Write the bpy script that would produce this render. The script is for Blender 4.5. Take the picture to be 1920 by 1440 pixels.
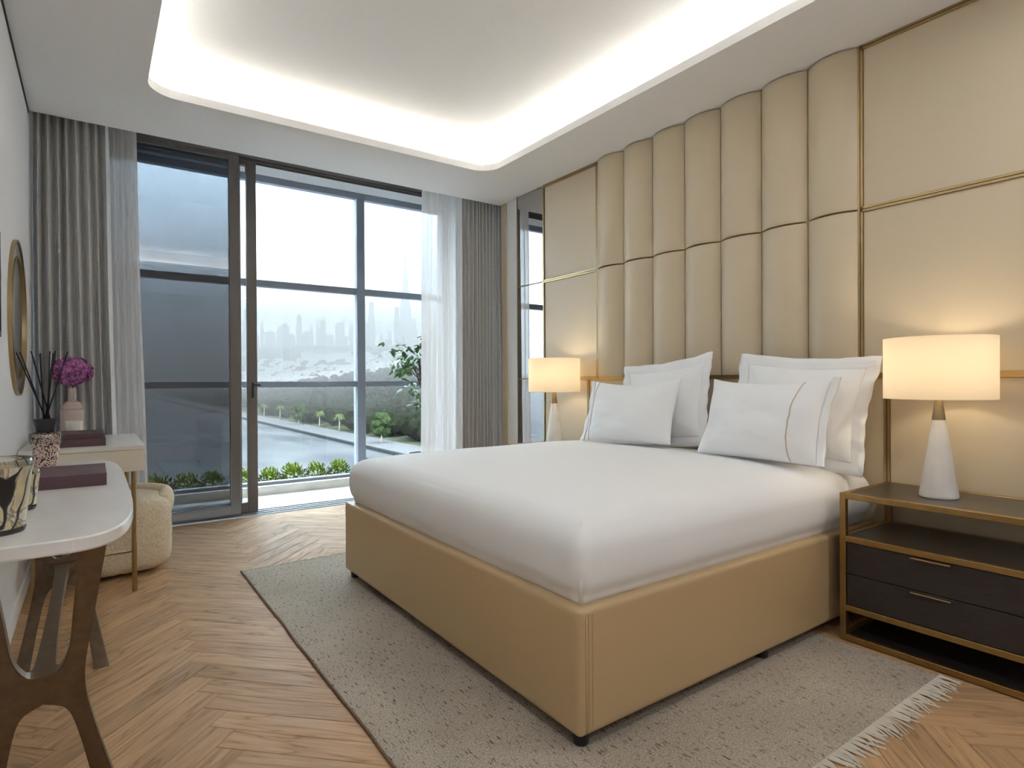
import bpy, bmesh, math, random
from mathutils import Vector, Matrix, noise
from mathutils.geometry import tessellate_polygon

random.seed(7)
sc = bpy.context.scene
for o in list(bpy.data.objects):
    bpy.data.objects.remove(o)
C = sc.collection

# ------------------------------------------------------------------ camera
F_PX, YAW, PIT, ROL = 1108.76, 0.616156, -0.004707, -0.0052387
fw = Vector((math.sin(YAW) * math.cos(PIT), math.cos(YAW) * math.cos(PIT), math.sin(PIT)))
rt = Vector((math.cos(YAW), -math.sin(YAW), 0.0))
up = rt.cross(fw)
rt2 = rt * math.cos(ROL) + up * math.sin(ROL)
up2 = rt2.cross(fw)
cd = bpy.data.cameras.new('camera')
cd.sensor_width = 36.0
cd.lens = F_PX / 1920.0 * 36.0
cd.clip_start = 0.02
cd.clip_end = 8000.0
cam = bpy.data.objects.new('camera', cd)
C.objects.link(cam)
cam.matrix_world = Matrix(((rt2.x, up2.x, -fw.x, 0.0), (rt2.y, up2.y, -fw.y, 0.0), (rt2.z, up2.z, -fw.z, 1.10), (0, 0, 0, 1)))
sc.camera = cam

# ------------------------------------------------------------------ world, exposure
w = bpy.data.worlds.new('world')
sc.world = w
w.use_nodes = True
bg = w.node_tree.nodes['Background']
bg.inputs[0].default_value = (0.69, 0.855, 1.0, 1)
bg.inputs[1].default_value = 10.0
sc.view_settings.view_transform = 'Standard'
sc.view_settings.look = 'None'
sc.view_settings.gamma = 1.0
sc.view_settings.use_curve_mapping = False
sc.view_settings.exposure = 1.4
sc.cycles.use_denoising = True
sc.cycles.max_bounces = 10
sc.cycles.use_light_tree = False
sc.cycles.diffuse_bounces = 5
sc.cycles.adaptive_threshold = 0.035
sc.cycles.transparent_max_bounces = 24
sc.cycles.sample_clamp_indirect = 6.0
LED_STRENGTH = 14.0
LAMP_POWER = 1.0
FILL_POWER = 2.6  # for the added fill lamps behind the viewer

# daylight enters through the glazing: a portal (emits nothing) guides the sky sampling
pl = bpy.data.lights.new('window_portal', 'AREA')
pl.shape = 'RECTANGLE'
pl.size, pl.size_y = 3.7, 3.05
pl.cycles.is_portal = True
po = bpy.data.objects.new('window_portal', pl)
C.objects.link(po)
po.location = (1.55, 6.32, 1.58)
po.rotation_euler = (math.radians(-90), 0, 0)

# ------------------------------------------------------------------ materials
def lin(c):
    return tuple((x / 12.92 if x <= 0.04045 else ((x + 0.055) / 1.055) ** 2.4) for x in (v / 255.0 for v in c))

class NT:
    def __init__(self, name):
        self.m = bpy.data.materials.new(name)
        self.m.use_nodes = True
        self.t = self.m.node_tree
        self.b = self.t.nodes['Principled BSDF']
        self.out = self.t.nodes['Material Output']
    def n(self, kind, **kw):
        nd = self.t.nodes.new(kind)
        for k, v in kw.items():
            if k.startswith('i_'):
                nd.inputs[k[2:].replace('_', ' ')].default_value = v
            else:
                setattr(nd, k, v)
        return nd
    def l(self, a, b):
        self.t.links.new(a, b)
    def ramp(self, fac, stops):
        r = self.n('ShaderNodeValToRGB')
        els = r.color_ramp.elements
        while len(els) < len(stops):
            els.new(0.5)
        for e, (p, c) in zip(els, stops):
            e.position = p
            e.color = (*c, 1) if len(c) == 3 else c
        self.l(fac, r.inputs[0])
        return r
    def bump(self, h, strength, dist=0.01):
        b = self.n('ShaderNodeBump')
        b.inputs['Strength'].default_value = strength
        b.inputs['Distance'].default_value = dist
        self.l(h, b.inputs['Height'])
        self.l(b.outputs[0], self.b.inputs['Normal'])
        return b

def base(name, col, rough=0.5, metal=0.0, **kw):
    t = NT(name)
    t.b.inputs['Base Color'].default_value = (*col, 1)
    t.b.inputs['Roughness'].default_value = rough
    t.b.inputs['Metallic'].default_value = metal
    for k, v in kw.items():
        t.b.inputs[k].default_value = v
    return t

def noisy(name, col, rough=0.5, metal=0.0, scale=200.0, var=0.12, bump=0.0, dist=0.002, stretch=None, detail=4.0, **kw):
    """colour varied by a noise, with an optional fine relief"""
    t = base(name, col, rough, metal, **kw)
    tc = t.n('ShaderNodeTexCoord')
    vec = tc.outputs['Object']
    if stretch:
        mp = t.n('ShaderNodeMapping')
        mp.inputs['Scale'].default_value = stretch
        t.l(vec, mp.inputs[0])
        vec = mp.outputs[0]
    nz = t.n('ShaderNodeTexNoise')
    nz.inputs['Scale'].default_value = scale
    nz.inputs['Detail'].default_value = detail
    t.l(vec, nz.inputs['Vector'])
    r = t.ramp(nz.outputs[0], [(0.3, tuple(c * (1 - var) for c in col)), (0.7, tuple(min(1, c * (1 + var)) for c in col))])
    t.l(r.outputs[0], t.b.inputs['Base Color'])
    if bump:
        t.bump(nz.outputs[0], bump, dist)
    return t.m

M = {}
M['white_paint'] = noisy('white_paint', lin((240, 240, 240)), 0.85, scale=60, var=0.012)
M['ceiling_paint'] = noisy('ceiling_paint', lin((238, 238, 238)), 0.9, scale=40, var=0.01)
M['wall_paint'] = noisy('wall_paint', lin((232, 232, 234)), 0.8, scale=80, var=0.015, bump=0.1, dist=0.001)
M['dark_gap'] = base('dark_gap', lin((70, 72, 76)), 0.9).m
M['leather'] = noisy('panel_leather', lin((205, 189, 162)), 0.42, scale=420, var=0.03, bump=0.06, dist=0.0008)
M['bed_leather'] = noisy('bed_leather', lin((196, 168, 126)), 0.40, scale=380, var=0.03, bump=0.06, dist=0.0008)
M['stitch'] = base('stitch', lin((168, 138, 96)), 0.7).m
M['brass'] = noisy('brass', lin((178, 156, 116)), 0.34, 1.0, scale=30, var=0.08, stretch=(1, 1, 40))
M['bronze'] = noisy('bronze', lin((168, 138, 88)), 0.36, 0.9, scale=40, var=0.1)
M['dark_bronze'] = noisy('dark_bronze', lin((124, 106, 86)), 0.42, 0.65, scale=40, var=0.12)
M['alu'] = noisy('dark_aluminium', lin((114, 108, 104)), 0.45, 0.1, scale=200, var=0.05)
M['alu_grey'] = noisy('grey_aluminium', lin((128, 130, 140)), 0.45, 0.1, scale=200, var=0.05)
M['track'] = noisy('track_metal', lin((168, 168, 172)), 0.35, 0.7, scale=200, var=0.05)
M['stone'] = noisy('loggia_stone', lin((236, 232, 227)), 0.5, scale=4, var=0.08, detail=8, stretch=(1, 4, 4))
M['upstand'] = noisy('upstand_stone', lin((208, 198, 186)), 0.6, scale=6, var=0.10, detail=8, stretch=(1, 4, 4))
M['planter'] = noisy('planter_stone', lin((52, 56, 60)), 0.7, scale=8, var=0.08)
M['drape'] = None
M['sheet'] = noisy('white_sheet', lin((243, 242, 241)), 0.85, scale=260, var=0.015, bump=0.05, dist=0.0006)
M['pillow'] = noisy('white_pillow', lin((245, 245, 245)), 0.85, scale=220, var=0.012, bump=0.05, dist=0.0006)
M['embroidery'] = base('embroidery', lin((206, 188, 170)), 0.8).m
M['dark_wood'] = noisy('dark_wood', lin((52, 46, 45)), 0.45, scale=14, var=0.25, bump=0.12, dist=0.0008, stretch=(6, 1, 14))
M['dark_top'] = noisy('dark_wood_top', lin((76, 68, 56)), 0.33, scale=10, var=0.22, stretch=(10, 1, 1))
M['marble'] = noisy('white_marble', lin((234, 231, 227)), 0.22, scale=3.5, var=0.05, detail=10, stretch=(4, 1.2, 4))
M['lamp_marble'] = noisy('lamp_marble', lin((232, 228, 222)), 0.35, scale=14, var=0.05, detail=8)
M['lacquer'] = noisy('white_lacquer', lin((226, 222, 214)), 0.28, scale=30, var=0.01)
M['cream_lacquer'] = noisy('cream_lacquer', lin((228, 218, 201)), 0.4, scale=30, var=0.015)
M['plum'] = noisy('plum_leather', lin((92, 66, 72)), 0.45, scale=160, var=0.08, bump=0.08, dist=0.0006)
M['black'] = base('black_metal', lin((34, 34, 36)), 0.4).m
M['reed'] = base('black_reed', lin((30, 30, 34)), 0.7).m
M['pink_glass'] = noisy('frosted_pink_glass', lin((230, 208, 202)), 0.35, scale=20, var=0.04)
M['pink_glass'].node_tree.nodes['Principled BSDF'].inputs['Transmission Weight'].default_value = 0.35
M['wax'] = base('white_wax', lin((232, 226, 216)), 0.5).m
M['boucle'] = noisy('boucle', lin((226, 211, 186)), 0.95, scale=70, var=0.10, bump=0.9, dist=0.006, detail=6)

def drape_mat():
    t = base('drape_linen', lin((222, 221, 220)), 0.9)
    tc = t.n('ShaderNodeTexCoord')
    a = t.n('ShaderNodeTexNoise'); a.inputs['Scale'].default_value = 1.0; a.inputs['Detail'].default_value = 3
    mp = t.n('ShaderNodeMapping'); mp.inputs['Scale'].default_value = (40, 40, 600)
    t.l(tc.outputs['Object'], mp.inputs[0]); t.l(mp.outputs[0], a.inputs['Vector'])
    c = lin((222, 221, 220))
    r = t.ramp(a.outputs[0], [(0.3, tuple(x * 0.82 for x in c)), (0.7, tuple(x * 1.15 for x in c))])
    t.l(r.outputs[0], t.b.inputs['Base Color'])
    t.bump(a.outputs[0], 0.2, 0.001)
    return t.m
M['drape'] = drape_mat()

def sheer_mat():
    t = NT('sheer_voile')
    t.t.nodes.remove(t.b)
    tr = t.n('ShaderNodeBsdfTransparent')
    tl = t.n('ShaderNodeBsdfTranslucent'); tl.inputs[0].default_value = (*lin((244, 236, 230)), 1)
    df = t.n('ShaderNodeBsdfDiffuse'); df.inputs[0].default_value = (*lin((246, 242, 240)), 1)
    m1 = t.n('ShaderNodeMixShader'); m1.inputs[0].default_value = 0.5
    t.l(tl.outputs[0], m1.inputs[1]); t.l(df.outputs[0], m1.inputs[2])
    m2 = t.n('ShaderNodeMixShader')
    lw = t.n('ShaderNodeLayerWeight'); lw.inputs[0].default_value = 0.35
    mr = t.n('ShaderNodeMapRange'); mr.inputs['To Min'].default_value = 0.80; mr.inputs['To Max'].default_value = 1.0
    t.l(lw.outputs['Facing'], mr.inputs[0]); t.l(mr.outputs[0], m2.inputs[0])
    t.l(tr.outputs[0], m2.inputs[1]); t.l(m1.outputs[0], m2.inputs[2])
    t.l(m2.outputs[0], t.out.inputs['Surface'])
    return t.m
M['sheer'] = sheer_mat()

def pane_mat(name, tint, refl):
    t = NT(name)
    t.t.nodes.remove(t.b)
    tr = t.n('ShaderNodeBsdfTransparent'); tr.inputs[0].default_value = (*tint, 1)
    gl = t.n('ShaderNodeBsdfGlossy'); gl.inputs['Roughness'].default_value = 0.0
    gl.inputs[0].default_value = (1, 1, 1, 1)
    lw = t.n('ShaderNodeFresnel'); lw.inputs[0].default_value = 1.45
    mr = t.n('ShaderNodeMath', operation='MULTIPLY'); mr.inputs[1].default_value = refl; mr.use_clamp = True
    t.l(lw.outputs[0], mr.inputs[0])
    mx = t.n('ShaderNodeMixShader'); t.l(mr.outputs[0], mx.inputs[0])
    t.l(tr.outputs[0], mx.inputs[1]); t.l(gl.outputs[0], mx.inputs[2])
    t.l(mx.outputs[0], t.out.inputs['Surface'])
    return t.m
M['clear_pane'] = pane_mat('clear_pane', (0.98, 0.99, 0.99), 0.6)
M['tint_pane'] = pane_mat('tinted_pane', (0.40, 0.405, 0.42), 2.0)
M['outer_pane'] = pane_mat('outer_pane', (0.96, 0.98, 0.98), 0.5)

def mirror_mat(name, col, rough=0.02):
    return base(name, col, rough, 1.0).m
M['mirror'] = mirror_mat('mirror', (0.85, 0.86, 0.87))
M['grey_mirror'] = mirror_mat('grey_mirror', (0.46, 0.44, 0.43))

def floor_mat():
    t = base('oak_plank', lin((190, 158, 126)), 0.42)
    uv = t.n('ShaderNodeUVMap'); uv.uv_map = 'UVMap'
    oi = t.n('ShaderNodeObjectInfo')
    at = t.n('ShaderNodeAttribute'); at.attribute_name = 'tone'
    ad = t.n('ShaderNodeMath', operation='ADD'); t.l(oi.outputs['Random'], ad.inputs[0]); t.l(at.outputs['Fac'], ad.inputs[1])
    fr = t.n('ShaderNodeMath', operation='FRACT'); t.l(ad.outputs[0], fr.inputs[0])
    sc1 = t.n('ShaderNodeVectorMath', operation='SCALE'); sc1.inputs['Scale'].default_value = 37.0
    cb = t.n('ShaderNodeCombineXYZ'); t.l(fr.outputs[0], cb.inputs[0]); t.l(fr.outputs[0], cb.inputs[1])
    t.l(cb.outputs[0], sc1.inputs[0])
    mp = t.n('ShaderNodeMapping'); mp.inputs['Scale'].default_value = (1.6, 15.0, 1.0)
    t.l(uv.outputs[0], mp.inputs[0])
    va = t.n('ShaderNodeVectorMath', operation='ADD'); t.l(mp.outputs[0], va.inputs[0]); t.l(sc1.outputs[0], va.inputs[1])
    n1 = t.n('ShaderNodeTexNoise'); n1.inputs['Scale'].default_value = 1.1; n1.inputs['Detail'].default_value = 2.0
    n1.inputs['Distortion'].default_value = 0.6
    t.l(va.outputs[0], n1.inputs['Vector'])
    ml = t.n('ShaderNodeMath', operation='MULTIPLY'); ml.inputs[1].default_value = 9.0; t.l(n1.outputs[0], ml.inputs[0])
    ft = t.n('ShaderNodeMath', operation='PINGPONG'); ft.inputs[1].default_value = 1.0; t.l(ml.outputs[0], ft.inputs[0])
    mp2 = t.n('ShaderNodeMapping'); mp2.inputs['Scale'].default_value = (6, 170, 1)
    t.l(uv.outputs[0], mp2.inputs[0])
    n2 = t.n('ShaderNodeTexNoise'); n2.inputs['Scale'].default_value = 1.0; n2.inputs['Detail'].default_value = 3.0
    t.l(mp2.outputs[0], n2.inputs['Vector'])
    c = lin((187, 151, 112))
    r1 = t.ramp(ft.outputs[0], [(0.0, tuple(x * 0.66 for x in c)), (0.16, tuple(x * 0.93 for x in c)), (0.6, c), (1.0, tuple(x * 1.07 for x in c))])
    r2 = t.ramp(n2.outputs[0], [(0.32, (0.84, 0.84, 0.84)), (0.6, (1.05, 1.05, 1.05))])
    mx = t.n('ShaderNodeMix', data_type='RGBA', blend_type='MULTIPLY'); mx.inputs[0].default_value = 1.0
    t.l(r1.outputs[0], mx.inputs[6]); t.l(r2.outputs[0], mx.inputs[7])
    r3 = t.ramp(fr.outputs[0], [(0.0, (0.88, 0.87, 0.86)), (0.5, (1.0, 0.99, 0.98)), (1.0, (1.08, 1.07, 1.05))])
    mx2 = t.n('ShaderNodeMix', data_type='RGBA', blend_type='MULTIPLY'); mx2.inputs[0].default_value = 1.0
    t.l(mx.outputs[2], mx2.inputs[6]); t.l(r3.outputs[0], mx2.inputs[7])
    t.l(mx2.outputs[2], t.b.inputs['Base Color'])
    rr = t.n('ShaderNodeMapRange'); rr.inputs['To Min'].default_value = 0.62; rr.inputs['To Max'].default_value = 0.45
    t.b.inputs['Specular IOR Level'].default_value = 0.13
    t.l(ft.outputs[0], rr.inputs[0]); t.l(rr.outputs[0], t.b.inputs['Roughness'])
    t.bump(ft.outputs[0], 0.12, 0.0008)
    return t.m
M['floor'] = floor_mat()

def rug_mat():
    c = lin((196, 184, 168))
    t = base('rug_wool', c, 0.95)
    tc = t.n('ShaderNodeTexCoord')
    def nz(scale, st, det=3):
        mp = t.n('ShaderNodeMapping'); mp.inputs['Scale'].default_value = st
        t.l(tc.outputs['Object'], mp.inputs[0])
        n = t.n('ShaderNodeTexNoise'); n.inputs['Scale'].default_value = scale; n.inputs['Detail'].default_value = det
        t.l(mp.outputs[0], n.inputs['Vector']); return n
    big = nz(2.2, (1, 1, 1), 4)
    fleck = nz(1.0, (170, 26, 1), 2)
    fine = nz(1.0, (240, 150, 1), 3)
    r0 = t.ramp(big.outputs[0], [(0.3, tuple(x * 0.84 for x in c)), (0.7, tuple(x * 1.10 for x in c))])
    r1 = t.ramp(fleck.outputs[0], [(0.325, (0.28, 0.20, 0.15)), (0.385, (0.93, 0.92, 0.91)), (1, (1, 1, 1))])
    r2 = t.ramp(fine.outputs[0], [(0.3, (0.50, 0.49, 0.47)), (0.7, (1.22, 1.22, 1.21))])
    a = t.n('ShaderNodeMix', data_type='RGBA', blend_type='MULTIPLY'); a.inputs[0].default_value = 1.0
    t.l(r0.outputs[0], a.inputs[6]); t.l(r1.outputs[0], a.inputs[7])
    b = t.n('ShaderNodeMix', data_type='RGBA', blend_type='MULTIPLY'); b.inputs[0].default_value = 1.0
    t.l(a.outputs[2], b.inputs[6]); t.l(r2.outputs[0], b.inputs[7])
    t.l(b.outputs[2], t.b.inputs['Base Color'])
    t.bump(fine.outputs[0], 0.8, 0.004)
    return t.m
M['rug'] = rug_mat()
M['fringe'] = base('rug_fringe', lin((214, 205, 190)), 0.95).m
M['selvedge'] = noisy('rug_selvedge', lin((120, 98, 78)), 0.95, scale=150, var=0.3)

def shade_mat():
    t = NT('lamp_shade_linen')
    t.t.nodes.remove(t.b)
    tl = t.n('ShaderNodeBsdfTranslucent'); tl.inputs[0].default_value = (*lin((250, 240, 222)), 1)
    df = t.n('ShaderNodeBsdfDiffuse'); df.inputs[0].default_value = (*lin((246, 240, 228)), 1)
    m1 = t.n('ShaderNodeMixShader'); m1.inputs[0].default_value = 0.5
    t.l(tl.outputs[0], m1.inputs[1]); t.l(df.outputs[0], m1.inputs[2]); t.l(m1.outputs[0], t.out.inputs['Surface'])
    return t.m
M['shade'] = shade_mat()

def emit(name, col, s):
    t = NT(name)
    t.t.nodes.remove(t.b)
    e = t.n('ShaderNodeEmission'); e.inputs[0].default_value = (*col, 1); e.inputs[1].default_value = s
    t.l(e.outputs[0], t.out.inputs['Surface'])
    return t.m
M['led'] = emit('led_strip', (1.0, 0.945, 0.845), LED_STRENGTH)
M['bulb'] = emit('lamp_bulb', (1.0, 0.80, 0.52), 6.0)

def lattice_mat():
    t = base('copper_lattice_glass', lin((204, 176, 160)), 0.2, 0.2)
    tc = t.n('ShaderNodeTexCoord')
    v = t.n('ShaderNodeTexVoronoi'); v.inputs['Scale'].default_value = 95.0
    t.l(tc.outputs['Object'], v.inputs['Vector'])
    r = t.ramp(v.outputs['Distance'], [(0.0, lin((58, 44, 42))), (0.28, lin((58, 44, 42))), (0.34, lin((222, 196, 182))), (0.62, lin((214, 186, 172))), (0.7, lin((70, 52, 50)))])
    t.l(r.outputs[0], t.b.inputs['Base Color'])
    return t.m
M['lattice'] = lattice_mat()

def swirl_mat():
    t = base('painted_glass', lin((190, 178, 152)), 0.28)
    tc = t.n('ShaderNodeTexCoord')
    n = t.n('ShaderNodeTexNoise'); n.inputs['Scale'].default_value = 9.0; n.inputs['Detail'].default_value = 1.0; n.inputs['Distortion'].default_value = 0.8
    t.l(tc.outputs['Object'], n.inputs['Vector'])
    n3 = t.n('ShaderNodeTexNoise'); n3.inputs['Scale'].default_value = 6.0; n3.inputs['Detail'].default_value = 6.0; n3.inputs['Distortion'].default_value = 1.5
    t.l(tc.outputs['Object'], n3.inputs['Vector'])
    bgc = t.ramp(n3.outputs[0], [(0.3, lin((150, 144, 128))), (0.5, lin((208, 192, 152))), (0.53, lin((120, 112, 100))), (0.56, lin((212, 204, 186))), (0.75, lin((176, 172, 160)))])
    k = t.ramp(n.outputs[0], [(0.0, (0, 0, 0)), (0.455, (0, 0, 0)), (0.465, (1, 1, 1)), (0.51, (1, 1, 1)), (0.52, (0, 0, 0)), (1, (0, 0, 0))])
    mx = t.n('ShaderNodeMix', data_type='RGBA'); t.l(k.outputs[0], mx.inputs[0]); t.l(bgc.outputs[0], mx.inputs[6])
    mx.inputs[7].default_value = (*lin((38, 38, 42)), 1)
    t.l(mx.outputs[2], t.b.inputs['Base Color'])
    t.b.inputs['Coat Weight'].default_value = 0.15
    return t.m
M['swirl'] = swirl_mat()
M['clear_glass'] = pane_mat('clear_thick_glass', (0.96, 0.97, 0.97), 1.2)
M['petal'] = noisy('purple_petal', lin((172, 100, 158)), 0.6, scale=60, var=0.55)
M['stem'] = base('green_stem', lin((70, 80, 50)), 0.7).m
M['leaf'] = noisy('ficus_leaf', lin((84, 116, 60)), 0.4, scale=12, var=0.35)
M['bark'] = noisy('bark', lin((110, 96, 82)), 0.9, scale=30, var=0.2)
M['shrub'] = noisy('shrub_leaf', lin((98, 112, 38)), 0.6, scale=14, var=0.4)
M['pot'] = noisy('grey_pot', lin((150, 148, 146)), 0.6, scale=20, var=0.06)
# outdoors
M['tree_far'] = noisy('forest_canopy', lin((17, 18, 11)), 0.9, scale=0.25, var=0.45, detail=1.5)
M['palm'] = noisy('palm_frond', lin((48, 54, 30)), 0.8, scale=1.0, var=0.3)
M['round_tree'] = noisy('street_tree_leaf', lin((30, 37, 20)), 0.8, scale=0.8, var=0.35)
M['promenade'] = noisy('promenade_paving', lin((66, 64, 63)), 0.7, scale=0.3, var=0.06)
M['kerb'] = noisy('quay_wall', lin((36, 37, 37)), 0.8, scale=0.4, var=0.1)
M['house'] = noisy('house_wall', lin((140, 136, 130)), 0.8, scale=0.1, var=0.05)
M['roof'] = noisy('house_roof', lin((122, 112, 102)), 0.8, scale=0.1, var=0.1)
M['tower'] = noisy('tower_facade', lin((70, 72, 74)), 0.5, scale=0.05, var=0.15, stretch=(1, 1, 0.2))
M['window_dark'] = base('window_dark', lin((70, 78, 88)), 0.3).m

def terrain_mat():
    t = base('terrain_ground', lin((120, 122, 88)), 0.95)
    tc = t.n('ShaderNodeTexCoord')
    n = t.n('ShaderNodeTexNoise'); n.inputs['Scale'].default_value = 0.02; n.inputs['Detail'].default_value = 8.0
    t.l(tc.outputs['Object'], n.inputs['Vector'])
    r = t.ramp(n.outputs[0], [(0.35, lin((30, 34, 22))), (0.52, lin((42, 44, 31))), (0.68, lin((62, 59, 51)))])
    t.l(r.outputs[0], t.b.inputs['Base Color'])
    return t.m
M['terrain'] = terrain_mat()

def water_mat():
    t = base('lake_water', lin((54, 57, 59)), 0.25)
    t.b.inputs['Specular IOR Level'].default_value = 0.0015
    tc = t.n('ShaderNodeTexCoord')
    mp = t.n('ShaderNodeMapping'); mp.inputs['Scale'].default_value = (0.10, 0.035, 1)
    t.l(tc.outputs['Object'], mp.inputs[0])
    n = t.n('ShaderNodeTexNoise'); n.inputs['Scale'].default_value = 1.0; n.inputs['Detail'].default_value = 5.0
    t.l(mp.outputs[0], n.inputs['Vector'])
    r = t.ramp(n.outputs[0], [(0.35, lin((48, 48, 49))), (0.65, lin((64, 63, 62)))])
    t.l(r.outputs[0], t.b.inputs['Base Color'])
    return t.m
M['water'] = water_mat()

for k in ('tree_far', 'palm', 'round_tree', 'promenade', 'kerb', 'house', 'roof', 'tower', 'terrain', 'shrub', 'planter'):
    M[k].node_tree.nodes['Principled BSDF'].inputs['Specular IOR Level'].default_value = 0.0

# ------------------------------------------------------------------ mesh helpers
def props(o, label=None, cat=None, group=None, kind=None):
    if label: o['label'] = label
    if cat: o['category'] = cat
    if group: o['group'] = group
    if kind: o['kind'] = kind
    return o

def empty(name, loc, label=None, cat=None, group=None, kind=None):
    o = bpy.data.objects.new(name, None)
    o.empty_display_size = 0.05
    o.location = loc
    C.objects.link(o)
    return props(o, label, cat, group, kind)

def mesh_obj(name, me, mat, parent=None, loc=(0, 0, 0), rot=None):
    if mat is not None and not me.materials:
        me.materials.append(mat)
    o = bpy.data.objects.new(name, me)
    o.location = Vector(loc) - (Vector(parent.location) if parent is not None and parent.parent is None else (Vector(parent.location) + Vector(parent.parent.location) if parent is not None else Vector((0, 0, 0))))
    if rot: o.rotation_euler = rot
    C.objects.link(o)
    if parent is not None: o.parent = parent
    return o

def pydata(name, vs, fs, mat, parent=None, loc=(0, 0, 0), smooth=False, rot=None):
    """vs are relative to loc (world)"""
    me = bpy.data.meshes.new(name)
    me.from_pydata([tuple(v) for v in vs], [], fs)
    if smooth: me.shade_smooth()
    me.update()
    return mesh_obj(name, me, mat, parent, loc, rot)

def bm_finish(name, bm, mat, parent=None, loc=(0, 0, 0), smooth=False, rot=None):
    me = bpy.data.meshes.new(name)
    bmesh.ops.recalc_face_normals(bm, faces=bm.faces)
    bm.to_mesh(me); bm.free()
    if smooth: me.shade_smooth()
    return mesh_obj(name, me, mat, parent, loc, rot)

def bm_box(bm, mn, mx):
    x0, y0, z0 = mn; x1, y1, z1 = mx
    v = [bm.verts.new(p) for p in ((x0, y0, z0), (x1, y0, z0), (x1, y1, z0), (x0, y1, z0), (x0, y0, z1), (x1, y0, z1), (x1, y1, z1), (x0, y1, z1))]
    for f in ((0, 3, 2, 1), (4, 5, 6, 7), (0, 1, 5, 4), (1, 2, 6, 5), (2, 3, 7, 6), (3, 0, 4, 7)):
        bm.faces.new([v[i] for i in f])

def box(name, mn, mx, mat, parent=None, bevel=0.0, seg=2, smooth=False):
    """world-space box; the object's origin is the centre of its base"""
    c = Vector(((mn[0] + mx[0]) / 2, (mn[1] + mx[1]) / 2, mn[2]))
    bm = bmesh.new()
    bm_box(bm, Vector(mn) - c, Vector(mx) - c)
    if bevel:
        bmesh.ops.bevel(bm, geom=bm.edges[:], offset=bevel, segments=seg, profile=0.6, affect='EDGES')
    return bm_finish(name, bm, mat, parent, c, smooth)

def boxes(name, lst, mat, parent=None, loc=None):
    c = Vector(loc) if loc else Vector(lst[0][0])
    bm = bmesh.new()
    for mn, mx in lst:
        bm_box(bm, Vector(mn) - c, Vector(mx) - c)
    return bm_finish(name, bm, mat, parent, c)

def lathe(name, prof, mat, parent=None, loc=(0, 0, 0), n=40, smooth=True):
    vs, fs = [], []
    for r, z in prof:
        for k in range(n):
            a = 2 * math.pi * k / n
            vs.append((r * math.cos(a), r * math.sin(a), z))
    m = len(prof)
    for i in range(m - 1):
        for k in range(n):
            fs.append((i * n + k, i * n + (k + 1) % n, (i + 1) * n + (k + 1) % n, (i + 1) * n + k))
    if prof[0][0] > 1e-4: fs.append(tuple(reversed(range(n))))
    if prof[-1][0] > 1e-4: fs.append(tuple((m - 1) * n + k for k in range(n)))
    o = pydata(name, vs, fs, mat, parent, loc)
    if smooth:
        o.data.shade_smooth()
        try: o.data.set_sharp_from_angle(angle=math.radians(40))
        except Exception: pass
    return o

def prism(name, poly, axis, a0, a1, mat, parent=None, loc=(0, 0, 0), bevel=0.0):
    """poly in 2D extruded; axis 'Z' -> (x,y), 'Y' -> (x,z), 'X' -> (y,z)"""
    def P(p, a):
        return {'Z': (p[0], p[1], a), 'Y': (p[0], a, p[1]), 'X': (a, p[0], p[1])}[axis]
    bm = bmesh.new()
    lo = [bm.verts.new(P(p, a0)) for p in poly]
    hi = [bm.verts.new(P(p, a1)) for p in poly]
    n = len(poly)
    for k in range(n):
        bm.faces.new((lo[k], lo[(k + 1) % n], hi[(k + 1) % n], hi[k]))
    tri = tessellate_polygon([[Vector((p[0], p[1], 0)) for p in poly]])
    for t in tri:
        bm.faces.new([lo[i] for i in t]); bm.faces.new([hi[i] for i in t])
    bmesh.ops.recalc_face_normals(bm, faces=bm.faces)
    return bm_finish(name, bm, mat, parent, loc)

def tube(name, pts, radii, mat, parent=None, loc=(0, 0, 0), n=8, smooth=True):
    vs, fs = [], []
    pts = [Vector(p) for p in pts]
    for i, p in enumerate(pts):
        d = (pts[min(i + 1, len(pts) - 1)] - pts[max(i - 1, 0)]).normalized()
        a = d.cross(Vector((0, 0, 1)))
        if a.length < 1e-3: a = d.cross(Vector((1, 0, 0)))
        a.normalize(); b = d.cross(a)
        r = radii[i] if isinstance(radii, (list, tuple)) else radii
        for k in range(n):
            t = 2 * math.pi * k / n
            vs.append(p + a * (r * math.cos(t)) + b * (r * math.sin(t)))
    for i in range(len(pts) - 1):
        for k in range(n):
            fs.append((i * n + k, i * n + (k + 1) % n, (i + 1) * n + (k + 1) % n, (i + 1) * n + k))
    fs.append(tuple(reversed(range(n)))); fs.append(tuple((len(pts) - 1) * n + k for k in range(n)))
    return pydata(name, vs, fs, mat, parent, loc, smooth)

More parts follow.
